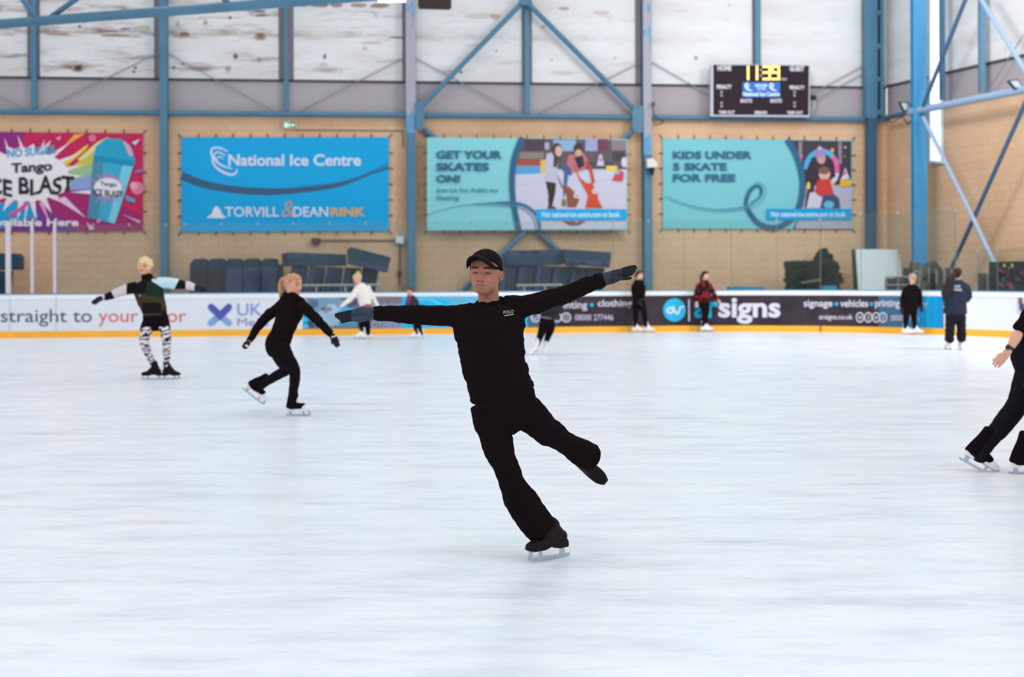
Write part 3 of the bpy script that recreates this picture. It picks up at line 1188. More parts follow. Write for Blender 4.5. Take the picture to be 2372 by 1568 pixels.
a.text('Tango', 26, 378, 121, 408, (44, 36, 44), 0.035, -0.06)
a.text('ICE BLAST', -38, 418, 172, 458, (40, 34, 40), 0.03, -0.06, warp=lambda x, y, u, w: (x, y + 4 * math.sin(u * 26)))
a.text('Available Here', -34, 506, 182, 524, (236, 226, 236), 0.03)
# the cup
a.poly([(217, 360), (312, 372), (301, 410), (266, 518), (202, 504), (213, 420)], (58, 168, 206))
a.poly([(217, 360), (240, 364), (228, 510), (202, 504), (213, 420)], (74, 138, 168))
a.poly([(288, 366), (312, 372), (301, 410), (266, 518), (250, 514)], (118, 202, 226))
a.poly([(217, 366), (222, 340), (246, 320), (280, 322), (305, 342), (314, 376), (290, 378), (240, 370)], (38, 160, 196))
a.poly([(217, 360), (314, 374), (310, 386), (218, 372)], (20, 142, 184))
a.poly([(284, 324), (300, 336), (310, 360), (300, 362), (290, 340)], (206, 168, 196))
burst = []
for k in range(28):
    g = 2 * math.pi * k / 28
    rr = (1.0 if k % 2 == 0 else 0.55) * (1 + 0.2 * math.sin(k * 3.3))
    burst.append((250 + 42 * rr * math.cos(g), 434 + 40 * rr * math.sin(g)))
a.poly(burst, (196, 120, 168))
a.ell(250, 434, 32, 22, (226, 226, 236))
a.text('Tango', 232, 420, 270, 432, (50, 44, 56), 0.03, 0.08)
a.text('ICE BLAST', 216, 437, 285, 452, (48, 42, 54), 0.03, 0.08)
for cx, cy, r, c in ((214, 320, 9, (226, 110, 150)), (318, 436, 15, (226, 120, 152)), (310, 430, 9, (232, 160, 176)), (228, 512, 5, (224, 130, 160))):
    a.ell(cx, cy, r, r, c)
for pts, c in (([(305, 330), (324, 322), (314, 336)], (190, 220, 226)), ([(312, 396), (330, 391), (330, 398), (312, 401)], (150, 110, 190)), ([(290, 452), (312, 462), (314, 470), (292, 464)], (60, 168, 210)),
               ([(282, 496), (328, 512), (322, 518)], (206, 150, 190)), ([(200, 514), (220, 530), (208, 534)], (230, 180, 200)), ([(128, 320), (142, 314), (138, 326)], (226, 150, 190))):
    a.poly(pts, c)
finish(a)

# light blue venue banner
NW = (224, 222, 240)
a = banner(420, 318, 901, 538, 318, 535, 'light blue banner reading National Ice Centre with dark curved stripe', (8, 164, 222), (12, 6))
a.stroke([(421, 407, 20), (470, 426, 18), (540, 439, 17), (630, 444, 16), (720, 438, 12), (790, 427, 9), (860, 402, 5), (900, 388, 7)], 10, (58, 94, 128), 10)
a.stroke([(690, 433, 1.5), (760, 426, 3), (820, 413, 4), (870, 393, 4), (900, 378, 5)], 3, (30, 126, 178), 8)
for pts, w in (([(527, 351, 2), (510, 343, 3.5), (494, 343, 4), (489, 352, 4), (494, 366, 4), (512, 382, 4), (538, 391, 2)], 4),
               ([(522, 360, 2), (508, 353, 3), (498, 355, 3), (496, 363, 3), (504, 372, 3)], 3),
               ([(518, 368, 1.5), (510, 363, 2.5), (503, 365, 2.5)], 2.5),
               ([(491, 366, 3), (496, 382, 4), (512, 396, 5), (532, 404, 5), (545, 402, 4), (549, 392, 3)], 4)):
    a.stroke(pts, w, NW, 6)
a.text('National Ice Centre', 529, 357, 836, 384, NW, 0.022)
a.poly([(478, 505), (482, 501), (490, 496), (495, 482), (500, 478), (506, 479), (511, 488), (516, 498), (524, 503), (518, 506), (490, 505)], NW)
a.text('TORVILL', 521, 479, 646, 502, NW, 0.012)
a.text('&', 652, 466, 682, 503, (196, 160, 140), -0.008, shear=0.2)
a.text('DEAN', 679, 479, 760, 502, NW, 0.012)
a.text('RINK', 766, 481, 846, 501, (228, 172, 80), 0.03)
finish(a)

NAVY = (44, 96, 132)
# turquoise banner: get your skates on
a = banner(989, 318, 1453, 534, 322, 533, 'turquoise banner reading get your skates on beside a photo of skaters', (132, 204, 210), (12, 6), 0.40)
a.poly([(1205, 321), (1451, 324), (1451, 531), (1205, 531), (1190, 470), (1183, 420), (1190, 370)], (198, 196, 214))
a.poly([(1210, 321), (1451, 324), (1451, 392), (1190, 392), (1196, 350)], (96, 84, 92))
for x0, y0, x1, y1, c in ((1215, 322, 1262, 350, (74, 62, 78)), (1262, 330, 1272, 346, (170, 168, 186)), (1282, 324, 1334, 350, (140, 170, 204)), (1356, 322, 1384, 350, (150, 160, 200)),
                          (1384, 322, 1408, 350, (112, 56, 84)), (1416, 324, 1451, 348, (134, 122, 126)), (1200, 352, 1260, 368, (134, 126, 116)), (1196, 370, 1262, 384, (164, 78, 68)),
                          (1194, 384, 1252, 403, (84, 158, 208)), (1252, 370, 1270, 402, (226, 182, 90)), (1420, 352, 1446, 372, (70, 62, 72)), (1366, 376, 1420, 384, (74, 66, 82)), (1404, 384, 1430, 400, (226, 196, 100))):
    a.rect(x0, y0, x1, y1, c)
a.poly([(1196, 404), (1252, 402), (1451, 396), (1451, 531), (1204, 531), (1192, 470)], (200, 198, 216))
a.stroke([(1195, 430), (1300, 416), (1380, 420), (1451, 410)], 1.2, (176, 176, 198))
# two skaters pushing toy seals, as in the printed photograph
a.poly([(1266, 356), (1282, 352), (1292, 380), (1290, 425), (1262, 420), (1262, 390)], (188, 186, 204))
a.poly([(1300, 362), (1310, 372), (1326, 402), (1322, 408), (1298, 390)], (96, 86, 104))
a.poly([(1264, 420), (1288, 424), (1286, 448), (1278, 482), (1270, 482), (1270, 450)], (58, 46, 50))
a.poly([(1268, 478), (1284, 478), (1290, 484), (1268, 484)], (104, 50, 92))
a.ell(1290, 348, 12, 17, (82, 62, 60)); a.ell(1294, 350, 8, 12, (210, 168, 158))
a.poly([(1283, 362), (1292, 366), (1290, 388), (1282, 386)], (74, 56, 58))
a.poly([(1316, 360), (1352, 354), (1362, 372), (1356, 392), (1330, 400), (1312, 380)], (190, 110, 116))
a.poly([(1330, 364), (1350, 360), (1354, 384), (1340, 392)], (48, 42, 60))
a.poly([(1308, 384), (1318, 388), (1312, 440), (1304, 462), (1306, 420)], (50, 96, 158))
a.ell(1340, 344, 11, 12, (66, 50, 50)); a.ell(1340, 354, 8, 8, (206, 158, 148))
a.ell(1306, 470, 5, 9, (120, 112, 62))
for pts, c in (([(1290, 402), (1304, 432), (1318, 432), (1330, 444), (1342, 464), (1334, 480), (1314, 480), (1312, 450), (1298, 428)], (142, 82, 62)),
               ([(1326, 376), (1344, 412), (1358, 424), (1372, 424), (1384, 450), (1386, 462), (1396, 482), (1356, 482), (1362, 452), (1340, 412)], (208, 76, 48)),
               ([(1354, 372), (1370, 384), (1378, 420), (1372, 430), (1366, 398)], (196, 72, 56)),
               ([(1302, 512), (1358, 512), (1340, 522), (1320, 522)], (142, 82, 66))):
    a.poly(pts, c)
for cx, cy in ((1334, 453), (1377, 443)):
    a.ell(cx, cy, 5, 6, (226, 220, 226)); a.ell(cx + .6, cy, 2, 2.6, (40, 36, 50))
a.poly([(1388, 358), (1394, 358), (1400, 384), (1382, 384)], (190, 196, 222)); a.poly([(1389, 364), (1393, 364), (1396, 374), (1387, 374)], (216, 110, 160))
a.poly([(1418, 418), (1432, 390), (1446, 400), (1442, 420)], (206, 66, 82)); a.poly([(1422, 404), (1434, 392), (1436, 402)], (110, 186, 214)); a.ell(1446, 376, 7, 12, (206, 200, 212))
a.stroke([(1210, 318, 13), (1192, 366, 13), (1186, 420, 12), (1190, 470, 12), (1202, 533, 13)], 12, NAVY, 8)
a.stroke([(990, 498, 1), (1040, 482, 1.2), (1090, 474, 1.6), (1140, 470, 3), (1185, 470, 7), (1215, 476, 7), (1238, 492, 7), (1248, 512, 7), (1250, 532, 7)], 4, (52, 112, 150), 8)
a.stroke([(1100, 475, 1), (1180, 477, 2), (1210, 483, 2), (1230, 498, 2), (1239, 515, 2), (1241, 532, 2)], 2, (74, 132, 168), 6)
a.rect(1242, 484.5, 1452, 509.5, (16, 166, 224))
a.text('Visit national-ice-centre.com to book', 1253, 490, 1436, 503, (206, 232, 246), 0.02)
a.text('GET YOUR', 1011, 349, 1163, 368, NAVY, 0.038)
a.text('SKATES', 1011, 377, 1133, 396, NAVY, 0.038)
a.text('ON!', 1011, 405, 1066, 423, NAVY, 0.038)
a.text('Join Us For Public Ice', 1011, 436, 1154, 448, (62, 124, 152), 0.018)
a.text('Skating', 1011, 453, 1064, 466, (62, 124, 152), 0.018)
finish(a)

# turquoise banner: kids under 5 skate for free
a = banner(1535, 320, 1974, 530, 325, 531, 'turquoise banner reading kids under 5 skate for free', (120, 194, 204), (12, 6))
a.poly([(1826, 325), (1972, 327), (1972, 531), (1836, 531), (1856, 490), (1864, 440), (1852, 370)], (66, 56, 66))
a.poly([(1860, 430), (1972, 428), (1972, 530), (1842, 530), (1856, 480)], (176, 172, 190))
for x in (1850, 1942):
    a.rect(x, 328, x + 8, 380, (138, 128, 146))
a.ell(1928, 348, 4, 5, (220, 170, 80)); a.ell(1958, 341, 2.5, 2.5, (226, 200, 170)); a.ell(1957, 362, 2.5, 2.5, (190, 120, 60))
for g0, g1, c in ((180, 215, (70, 168, 216)), (215, 270, (60, 170, 216)), (270, 315, (74, 180, 220)), (315, 345, (226, 100, 166)), (345, 372, (218, 92, 152)), (372, 400, (204, 206, 226)), (400, 425, (216, 186, 150))):
    a.stroke([(1903 + 36 * math.cos(math.radians(t)), 392 + 42 * math.sin(math.radians(t))) for t in np.linspace(g0, g1, 5)], 11, c, 3)
a.ell(1856, 362, 3, 5, (222, 110, 160))
a.poly([(1866, 400), (1880, 366), (1930, 372), (1936, 408), (1920, 420), (1880, 420)], (54, 44, 54))
a.ell(1902, 366, 10, 13, (206, 156, 148)); a.ell(1900, 356, 13, 14, (150, 134, 186)); a.ell(1899, 343, 5, 4, (190, 180, 214)); a.ell(1903, 371, 8, 9, (204, 152, 144))
a.poly([(1868, 410), (1888, 416), (1882, 470), (1864, 484), (1870, 440)], (52, 42, 48)); a.ell(1873, 430, 4, 9, (226, 196, 60))
a.poly([(1876, 446), (1906, 444), (1904, 482), (1868, 482)], (200, 196, 212))
a.ell(1910, 403, 13, 15, (216, 170, 158)); a.ell(1909, 395, 13, 9, (120, 88, 76))
a.poly([(1894, 416), (1922, 414), (1932, 452), (1900, 456), (1888, 446)], (196, 60, 54))
a.poly([(1906, 452), (1932, 450), (1944, 460), (1946, 482), (1900, 482)], (60, 76, 112)); a.ell(1920, 474, 12, 9, (96, 176, 216))
a.poly([(1958, 388), (1948, 416), (1968, 414)], (206, 206, 226)); a.poly([(1957, 394), (1950, 410), (1962, 402)], (216, 96, 150)); a.poly([(1946, 416), (1972, 416), (1972, 430), (1946, 432)], (222, 172, 50))
a.stroke([(1824, 323, 14), (1846, 365, 14), (1859, 420, 14), (1854, 470, 15), (1836, 505, 14), (1800, 526, 12), (1760, 519, 12), (1735, 490, 11), (1728, 470, 9), (1738, 442, 7), (1754, 430, 7), (1764, 440, 7), (1758, 458, 6), (1740, 470, 4)], 12, NAVY, 8)
a.stroke([(1540, 454, 1), (1600, 476, 1.5), (1660, 485, 2), (1720, 480, 3.5), (1745, 470, 5), (1762, 452, 4)], 3, (74, 148, 170), 8)
a.stroke([(1550, 462, .8), (1610, 483, 1), (1670, 490, 1.2), (1740, 482, 1.4), (1768, 460, 1.4), (1774, 438, 1.4), (1758, 422, 1.4), (1736, 434, 1.4), (1724, 460, 1.4)], 1.4, (88, 158, 176), 6)
a.rect(1775, 483.5, 1972, 509, (10, 156, 212))
a.text('Visit national-ice-centre.com to book', 1784, 490, 1959, 502, (206, 232, 246), 0.02)
a.text('KIDS UNDER', 1559, 350, 1742, 368, NAVY, 0.038)
a.text('5 SKATE', 1559, 377, 1684, 395, NAVY, 0.038)
a.text('FOR FREE', 1559, 403, 1704, 421, NAVY, 0.038)
finish(a)

# ------------------------------------------------------------------ scoreboard
SB = 0.55
score_black = mat('black_scoreboard_face', (50, 40, 46), 0.7, 0.08)
led = mat('amber_led_digit', (255, 214, 120), 0.5, emit=1.15)
sb_w = (206, 200, 212)
sb = root('scoreboard', BW(1761, 272, SB), 'black electronic scoreboard showing 11:39 high on the wall', 'scoreboard')
mb = MB().pxprism([(1648, 149), (1876, 151), (1875, 271), (1647, 269)], BW, SB, 0.22, mat('grey_scoreboard_case', (196, 196, 208), 0.5))
mb.build('case', sb)
a = Art(BW, SB + 0.002)
a.poly([(1652, 150), (1874, 152), (1873, 267), (1652, 266)], score_black)
for s, x0, y0, x1, y1 in (('HOME', 1662, 151, 1694, 164), ('GUEST', 1829, 153, 1863, 165), ('PENALTY', 1660, 196, 1695, 206), ('PENALTY', 1829, 198, 1864, 207),
                          ('SHOTS', 1715, 229, 1742, 238), ('SHOTS', 1784, 229, 1811, 238), ('TIME OUT', 1665, 256, 1702, 264), ('PERIOD', 1748, 257, 1777, 265), ('TIME OUT', 1823, 257, 1860, 265)):
    a.text(s, x0, y0, x1, y1, sb_w, 0.05)
for x in (1671.5, 1840.5):
    for y in (213, 221, 238, 246):
        a.ell(x, y, 2.8, 2.8, (168, 158, 170))
a.ell(1763, 162, 2.2, 2.4, (190, 176, 190)); a.ell(1763, 175, 2.2, 2.4, (190, 176, 190))
a.rect(1808, 180.5, 1823, 186, (150, 134, 148))
a.build('score_face', sb)
segs = {'1': 'bc', '3': 'abgcd', '9': 'abcdfg'}
for ch, x0 in (('1', 1731 - 15), ('1', 1751.5 - 15), ('3', 1766), ('9', 1787)):
    d = Art(BW, SB + 0.012, 0.0)
    xl, xr, yt_, ym, yb_ = x0 + 2.5, x0 + 17, 154.5, 168, 183
    pos = {'a': ((xl, yt_), (xr, yt_)), 'b': ((xr, yt_), (xr, ym)), 'c': ((xr, ym), (xr, yb_)), 'd': ((xl, yb_), (xr, yb_)), 'f': ((xl, yt_), (xl, ym)), 'g': ((xl, ym), (xr, ym))}
    for sgm in segs[ch]:
        (xa, ya), (xb, yb_2) = pos[sgm]
        d.rect(min(xa, xb) - 2.4, min(ya, yb_2) - 2.4, max(xa, xb) + 2.4, max(ya, yb_2) + 2.4, led)
    d.build('led_digit', sb)
a = Art(BW, SB + 0.01)
a.rect(1720, 190, 1807, 225, mat('blue_lit_screen', (8, 84, 170), 0.4, emit=0.35))
lw = mat('pale_lit_screen_lettering', (196, 220, 246), 0.4, emit=0.2)
for dx in (0, 57):
    a.stroke([(1736 + dx, 197, 2), (1729 + dx, 194, 4), (1727 + dx, 200, 4), (1732 + dx, 207, 4), (1742 + dx, 210, 2)], 3, lw, 4)
    a.stroke([(1736 + dx, 201, 2), (1731 + dx, 200, 2.4), (1733 + dx, 204, 2)], 2, lw, 4)
a.text('WELCOME', 1748, 195, 1777, 201, lw, 0.05)
a.text('TO THE', 1753, 203, 1773, 208, lw, 0.05)
a.text('National Ice Centre', 1721, 213, 1806, 222.5, lw, 0.04)
a.build('screen', sb)
for x in (1690, 1830):
    MB().pxprism([(x - 5, 225), (x + 5, 225), (x + 5, 235), (x - 5, 235)], BW, SB - 0.3, SB - 0.3, steel_gap).build('wall_bracket', sb)

# ------------------------------------------------------------------ small fittings on the wall
ex = MB().pxprism([(654, 280), (686, 281), (686, 298), (654, 297)], BW, 0.12, 0.1, mat('white_exit_sign_box', (206, 206, 204), 0.5)).build('exit_sign')
tag(ex, 'small green and white exit sign under the blue rail', 'exit sign')
a = Art(BW, 0.122)
grn = mat('green_exit_legend', (34, 140, 76), 0.5, emit=0.15)
wht_e = mat('white_exit_legend', (226, 250, 228), 0.5, emit=0.3)
a.rect(656, 282, 684.5, 296, grn)
a.rect(659, 284, 666, 295, wht_e)
a.ell(670, 285.5, 1.5, 1.5, wht_e)
a.poly([(668, 287), (672, 287), (672, 291), (674, 295), (672, 295), (670, 292), (667, 295), (666, 294), (668.5, 291)], wht_e)
a.poly([(674, 288), (678, 288), (678, 285), (683, 289.5), (678, 294), (678, 291), (674, 291)], wht_e)
a.build('exit_symbol', ex)
wire = mat('dark_wall_conduit', (96, 84, 76), 0.7)
MB().path([BW(x, y, 0.03) for x, y in ((684, 301), (932, 303), (934, 340))], 0.012, wire, 6).build('conduit')
tag(bpy.data.objects['conduit'], 'thin dark conduit running right from the exit sign', 'conduit')
o = tag(MB().path([BW(x, y, 0.03) for x, y in ((741, 557), (918, 557))], 0.028, mat('brown_pipe', (132, 104, 88), 0.6), 8).build('conduit'), 'thin horizontal pipe between maroon box and white box', 'conduit')
o = MB().pxprism([(722, 551), (742, 552), (741, 567), (722, 566)], BW, 0.16, 0.14, mat('maroon_box', (96, 34, 44), 0.5)).build('alarm_box')
tag(o, 'small maroon box on the wall above the stacked mats', 'box')
o = MB().pxprism([(917, 547), (936, 548), (936, 564), (917, 563)], BW, 0.2, 0.18, mat('pale_junction_box', (214, 222, 226), 0.5)).build('junction_box')
tag(o, 'small white junction box left of the grey blue column', 'box')
mb = MB().path([BW(x, y, 0.04) for x, y in ((926, 566), (926, 600), (925, 660))], 0.016, steel_gap, 6)
mb.tube(BW(926, 628, .06), BW(925, 640, .06), 0.05, steel_gap, 8)
tag(mb.build('hanging_cable'), 'dark cable hanging below the white junction box', 'cable')
pr = root('speaker_box', BW(1510, 390, 0.5), 'small white device on a black bracket on the blue column', 'speaker')
MB().pxprism([(1499, 368), (1512, 366), (1523, 377), (1522, 387), (1500, 388)], BW, 0.62, 0.22, mat('white_plastic_device', (220, 214, 216), 0.5)).build('housing', pr)
MB().pxprism([(1507, 388), (1517, 388), (1514, 406), (1510, 400)], BW, 0.56, 0.14, steel_gap).build('bracket', pr)
mb = MB().path([BW(x, y, .5) for x, y in ((1511, 240), (1515, 268), (1524, 274), (1538, 282), (1530, 288), (1512, 290))], 0.014, steel_gap, 6)
tag(mb.build('loose_cable'), 'black cable looping beside the rail right of the grey blue column', 'cable')
tag(MB().pxprism([(1512, 236), (1517, 236), (1517, 246), (1512, 246)], BW, 0.5, 0.1, mat('dark_red_beacon', (110, 52, 56), 0.5)).build('beacon'), 'tiny dark red beacon above the looping black cable', 'beacon')
mb = MB().pxprism([(1880, 221), (1892, 221), (1890, 231), (1881, 231)], BW, 0.35, 0.1, steel_gap)
mb.pxprism([(1884, 231), (1888, 231), (1888, 252), (1884, 252)], BW, 0.3, 0.05, mat('grey_bracket', (176, 176, 186), 0.5))
tag(mb.build('security_camera'), 'small dark camera on a bracket right of the scoreboard', 'camera')
fl_m = mat('dark_floodlight_case', (50, 58, 72), 0.5)
fl_g = mat('grey_floodlight_glass', (140, 150, 156), 0.2, 0.5)
for px_, py_, q, lab in ((2098, 246, [(2083, 236), (2106, 236), (2117, 256), (2094, 258)], 'dark floodlight left of the bright blue column'),
                         (2352, 196, [(2335, 186), (2358, 183), (2374, 204), (2352, 206)], 'dark floodlight at the right frame edge')):
    pl = facing(px_, 0.9)
    fl = root('floodlight', pl(px_, py_ + 14, 0), lab, 'floodlight')
    MB().pxprism(q, pl, 0.0, 0.14, fl_m).build('lamp_case', fl)
    cxx, cyy = sum(p[0] for p in q) / 4, sum(p[1] for p in q) / 4
    MB().pxprism([(cxx + (p[0] - cxx) * .72, cyy + (p[1] - cyy) * .72) for p in q], pl, 0.006, 0.004, fl_g).build('lamp_glass', fl)
    MB().tube(pl(px_ + 4, py_ + 10, -0.1), pl(px_ + 14, py_ + 20, -0.1), 0.035, fl_m, 8).build('bracket', fl)
tag(MB().path([facing(2110, .7)(x, y) for x, y in ((2052, 275), (2066, 284), (2090, 270), (2104, 288), (2116, 272))], 0.016, steel_gap, 6).build('loose_cable'), 'black cable sagging below the left floodlight', 'cable')

# lamp and dark heater hanging from the roof, just cut by the frame top
hl = root('high_bay_lamp', P(906, -16, 37), 'white glowing lamp cut by the top frame edge', 'lamp')
c = P(906, -14, 37)
MB().box(c + (0, 0, 0.08), (0.80, 0.7, 0.16), mat('white_lamp_case', (226, 228, 230), 0.4)).build('lamp_case', hl)
MB().box(P(906, -7, 37), (0.70, 0.6, 0.14), mat('lit_lamp_diffuser', (255, 255, 255), 0.4, emit=9.0)).build('diffuser', hl)
MB().tube(c + (0, 0, .1), c + (0, 0, 2.2), 0.02, steel_gap, 8).build('hanger', hl)
c = P(1006, -12, 30)
sp = root('hanging_heater', c, 'dark brown box hanging at the top frame edge right of the lamp', 'heater')
q = [P(x, y, 30) for x, y in ((968, -40), (1044, -40), (1044, 10), (1039, 15), (968, 13))]
MB().prism(q, np.array((0, 0.4, 0)), mat('dark_brown_case', (52, 36, 36), 0.6)).build('heater_case', sp)
for x in (985, 1030):
    MB().tube(P(x, -38, 30.2), P(x, -280, 30.2), 0.02, steel_gap, 8).build('hanger', sp)

# ------------------------------------------------------------------ stored crash mats between boards and wall
m_blue = mat('navy_mat_vinyl', (38, 56, 80), 0.5, 0.2, var=0.12, vscale=3)
m_teal = mat('teal_navy_mat_vinyl', (38, 64, 88), 0.5, 0.2, var=0.1, vscale=3)
m_band = mat('purple_grey_mat_band', (66, 70, 104), 0.5, 0.2, var=0.12, vscale=4)
m_dark = mat('dark_plum_mat_side', (50, 40, 54), 0.6, 0.2)
m_logo = mat('blue_mat_patch', (36, 70, 118), 0.5)


def mat_thing(pts, off, thick, label, face, bands, group, name='crash_mat'):
    o = MB().pxprism(pts, BW, off, thick, face).build(name)
    bv = o.modifiers.new('edge', 'BEVEL')
    bv.width = 0.03
    bv.segments = 3
    tag(o, label, 'crash mat', group)
    for bp, mm, nm in bands:
        MB().pxprism(bp, BW, off + 0.012, 0.012, mm).build(nm, o)
    return o


def para(x0t, x1t, yt0, yt1, x0b, x1b, yb_):
    return [(x0t, yt0), (x1t, yt1), (x1b, yb_), (x0b, yb_)]


G = 'upright mats in the left row behind the boards'
for k in range(5):
    x = 439 + k * 41
    pts = [(x + 1, 606), (x + 8, 599), (x + 34, 598), (x + 41, 602), (x + 41, 735), (x + 1, 735)]
    if k == 0:
        pts[0], pts[1] = (x + 0, 612), (x + 10, 600)
    mat_thing(pts, 1.3, 0.45, 'upright navy mat behind the boards, %s from left in the row' % ORD[k], m_blue,
              [([(x + 2, 625 - k * 1.5), (x + 40, 623 - k * 1.5), (x + 40, 735), (x + 2, 735)], m_dark if k < 2 else m_band, 'lower_band')], G)  # purple lower part is the reflection in the glass, painted onto the mats
    for j in range(3):
        pass
G = 'leaning mats behind the boards under the two top mats'
for k in range(5):
    x = 676 + k * 41
    y = 615.5 + k * 1.2
    mat_thing([(x, y), (x + 38, y + 2), (x + 20, 735), (x - 18, 735)], 1.5 + 0.02 * k, 0.5, 'leaning navy mat left of grey blue column, %s from left' % ORD[k], m_blue,
              [([(x + 2, y + 2), (x + 14, y + 3), (x - 3, 735), (x - 16, 735)], m_band, 'end_band')], G)
mat_thing([(652, 588), (670, 584), (802, 589), (803, 616), (654, 617)], 1.6, 0.7, 'flat navy mat on top of leaning mats, left of the tilted one', m_teal,
          [([(666, 585.5), (801, 590), (801, 599), (667, 596)], m_band, 'edge_band'), ([(654, 589), (667, 586), (667, 616), (655, 616)], m_dark, 'end_cap')]
          + [([(x, 587.5 + .03 * (x - 666)), (x + 15, 588 + .03 * (x - 666)), (x + 15, 593 + .03 * (x - 666)), (x, 592.5 + .03 * (x - 666))], m_logo, 'patch') for x in (705, 733, 762)], None)
mat_thing([(804, 577), (814, 572), (906, 596), (897, 632), (805, 612)], 2.0, 0.38, 'tilted navy mat lying at the right end of the pile', m_teal,
          [([(814, 573.5), (904, 597), (903, 602), (814, 579)], m_blue, 'edge_band'), ([(806, 600), (899, 620), (897, 630), (806, 611)], m_band, 'lower_band')], None)
tag(MB().pxprism([(645, 612), (655, 612), (655, 735), (645, 735)], BW, 1.45, 0.5, m_dark).build('mat_end_board'), 'dark plum upright board between upright and leaning mats', 'board')
G = 'leaning mats behind the man in black'
for k in range(6):
    x = 1162 + k * 40.5
    y = 612.5 + k * 1.2
    mat_thing([(x, y), (x + 37, y + 2), (x + 21, 735), (x - 16, 735)], 1.5 + 0.02 * k, 0.5, 'leaning navy mat right of the man in black, %s from his head' % ORD[k], m_blue,
              [([(x + 2, y + 2), (x + 14, y + 3), (x - 2, 735), (x - 14, 735)], m_band, 'end_band')], G)
mat_thing([(1168, 587), (1186, 580), (1301, 577), (1303, 614), (1186, 616), (1170, 612)], 1.6, 0.7, 'flat navy mat on top just right of the man in black', m_teal,
          [([(1182, 582), (1300, 578), (1300, 590), (1183, 594)], m_band, 'edge_band')] + [([(x, 582 - .03 * (x - 1200)), (x + 16, 581.5 - .03 * (x - 1200)), (x + 16, 589 - .03 * (x - 1200)), (x, 589.5 - .03 * (x - 1200))], m_logo, 'patch') for x in (1205, 1233, 1262)], None)
mat_thing([(1305, 577), (1417, 584), (1413, 620), (1308, 612)], 2.0, 0.38, 'flat navy mat on top under the right outstretched glove', m_teal,
          [([(1310, 598), (1413, 606), (1412, 617), (1310, 609)], m_band, 'lower_band')] + [([(x, 602 + .08 * (x - 1312)), (x + 15, 603 + .08 * (x - 1312)), (x + 15, 609 + .08 * (x - 1312)), (x, 608 + .08 * (x - 1312))], m_logo, 'patch') for x in (1318, 1344, 1390)], None)
mat_thing([(-60, 590), (-40, 586), (36, 587), (43, 594), (43, 625), (-60, 626)], 1.5, 0.7, 'flat navy mat on top at the far left frame edge', m_teal, [], None)
mat_thing([(-60, 628), (22, 628), (12, 735), (-60, 735)], 1.5, 0.5, 'leaning navy mat under the flat one at the far left edge', m_blue, [], None)

hr_m = mat('pale_handrail', (176, 172, 170), 0.4, 0.4)
for xa, xb, posts, lab in ((700, 884, (733, 800, 880), 'pale low handrail behind boards below the leaning mats'), (1196, 1302, (1214, 1262), 'pale low handrail behind the shoulder of the man in black')):
    r = root('handrail', BW((xa + xb) / 2, 700, 2.6) * (1, 1, 0), lab, 'handrail')
    MB().tube(BW(xa, 661.5, 2.6), BW(xb, 660, 2.6), 0.035, hr_m, 10).build('top_bar', r)
    for x in posts:
        t = BW(x, 661, 2.6)
        MB().tube(t, t * (1, 1, 0), 0.03, hr_m, 8).build('post', r)

# ------------------------------------------------------------------ things stored at the right end
leaf = mat('dark_green_artificial_leaves', (25, 36, 27), 0.7, 0.2, var=0.5, vscale=25)


def hedge(pts, off, thick, label, name):
    c = np.array(pts, float).mean(0)
    fr = [BW(x, y, off) for x, y in pts]
    parts = [MB().prism(fr, -BW.normal(0) * thick, leaf)]
    v, f, n = remesh([(np.array(parts[0].v), parts[0].f)], 0.025, 4)
    v = wobble(v, n, 0.09, 9)
    v = wobble(v, n, 0.05, 22, seed=4)
    return tag(mk(name, v, f, leaf, smooth=False), label, 'hedge')


hedge([(1831, 608), (1920, 606), (1944, 610), (1946, 700), (1836, 700)], 2.0, 0.6, 'dark green boxed artificial hedge behind the boards', 'artificial_hedge')
hedge([(1893, 596), (1904, 580), (1914, 577), (1926, 588), (1934, 608), (1936, 640), (1902, 640)], 1.05, 0.35, 'taller dark green artificial bush behind the boxed hedge', 'artificial_bush')
pl = MB().pxprism([(1856, 652), (1902, 645), (1902, 650), (1856, 658)], BW, 2.2, 0.05, mat('grey_hedge_plank', (112, 102, 92), 0.7)).build('timber_plank')
tag(pl, 'grey plank resting against the boxed hedge', 'plank')
tag(MB().pxprism([(1950, 632), (1976, 640), (1977, 645), (1965, 647), (1965, 657), (1955, 657), (1955, 645), (1950, 640)], BW, 1.9, 0.4, mat('orange_brown_timber', (166, 116, 84), 0.7)).build('timber_trestle'), 'orange brown timber piece between hedge and white sheet', 'timber')
tag(MB().pxprism([(1974, 578), (1990, 576), (1994, 700), (1980, 700)], BW, 1.6, 0.06, mat('dark_green_board', (48, 74, 54), 0.6)).build('green_sheet'), 'dark green sheet leaning behind the large white sheet', 'sheet')
ws = MB().prism([BW(1983, 577, 1.7), BW(2081, 578, 1.7), BW(2102, 735, 2.4), BW(1994, 735, 2.4)], -BW.normal(0) * 0.08, mat('pale_grey_sheet', (206, 212, 214), 0.6)).build('white_sheet')
tag(ws, 'large white sheet leaning against the wall behind the glass', 'sheet')
cbl = mat('bright_blue_board_cap', (44, 140, 186), 0.5)
for xa, xb, yt_, lab in ((1690, 1770, 664, 'blue block on the floor behind boards left of the hedge'), (1908, 1938, 662, 'small blue block standing below the boxed hedge')):
    tag(MB().pxprism([(xa, yt_), (xb, yt_), (xb, 735), (xa, 735)], BW, 2.9, 0.3, cbl).build('foam_block'), lab, 'block')

# clutter: dark chairs and a trolley stacked behind the boards at the right
ch_m = [mat('charcoal_plastic', (56, 50, 54), 0.6, var=0.3, vscale=8), mat('olive_cloth', (84, 84, 66), 0.7, var=0.2, vscale=8), mat('plum_plastic', (76, 48, 58), 0.6), mat('grey_tube', (138, 138, 136), 0.4)]


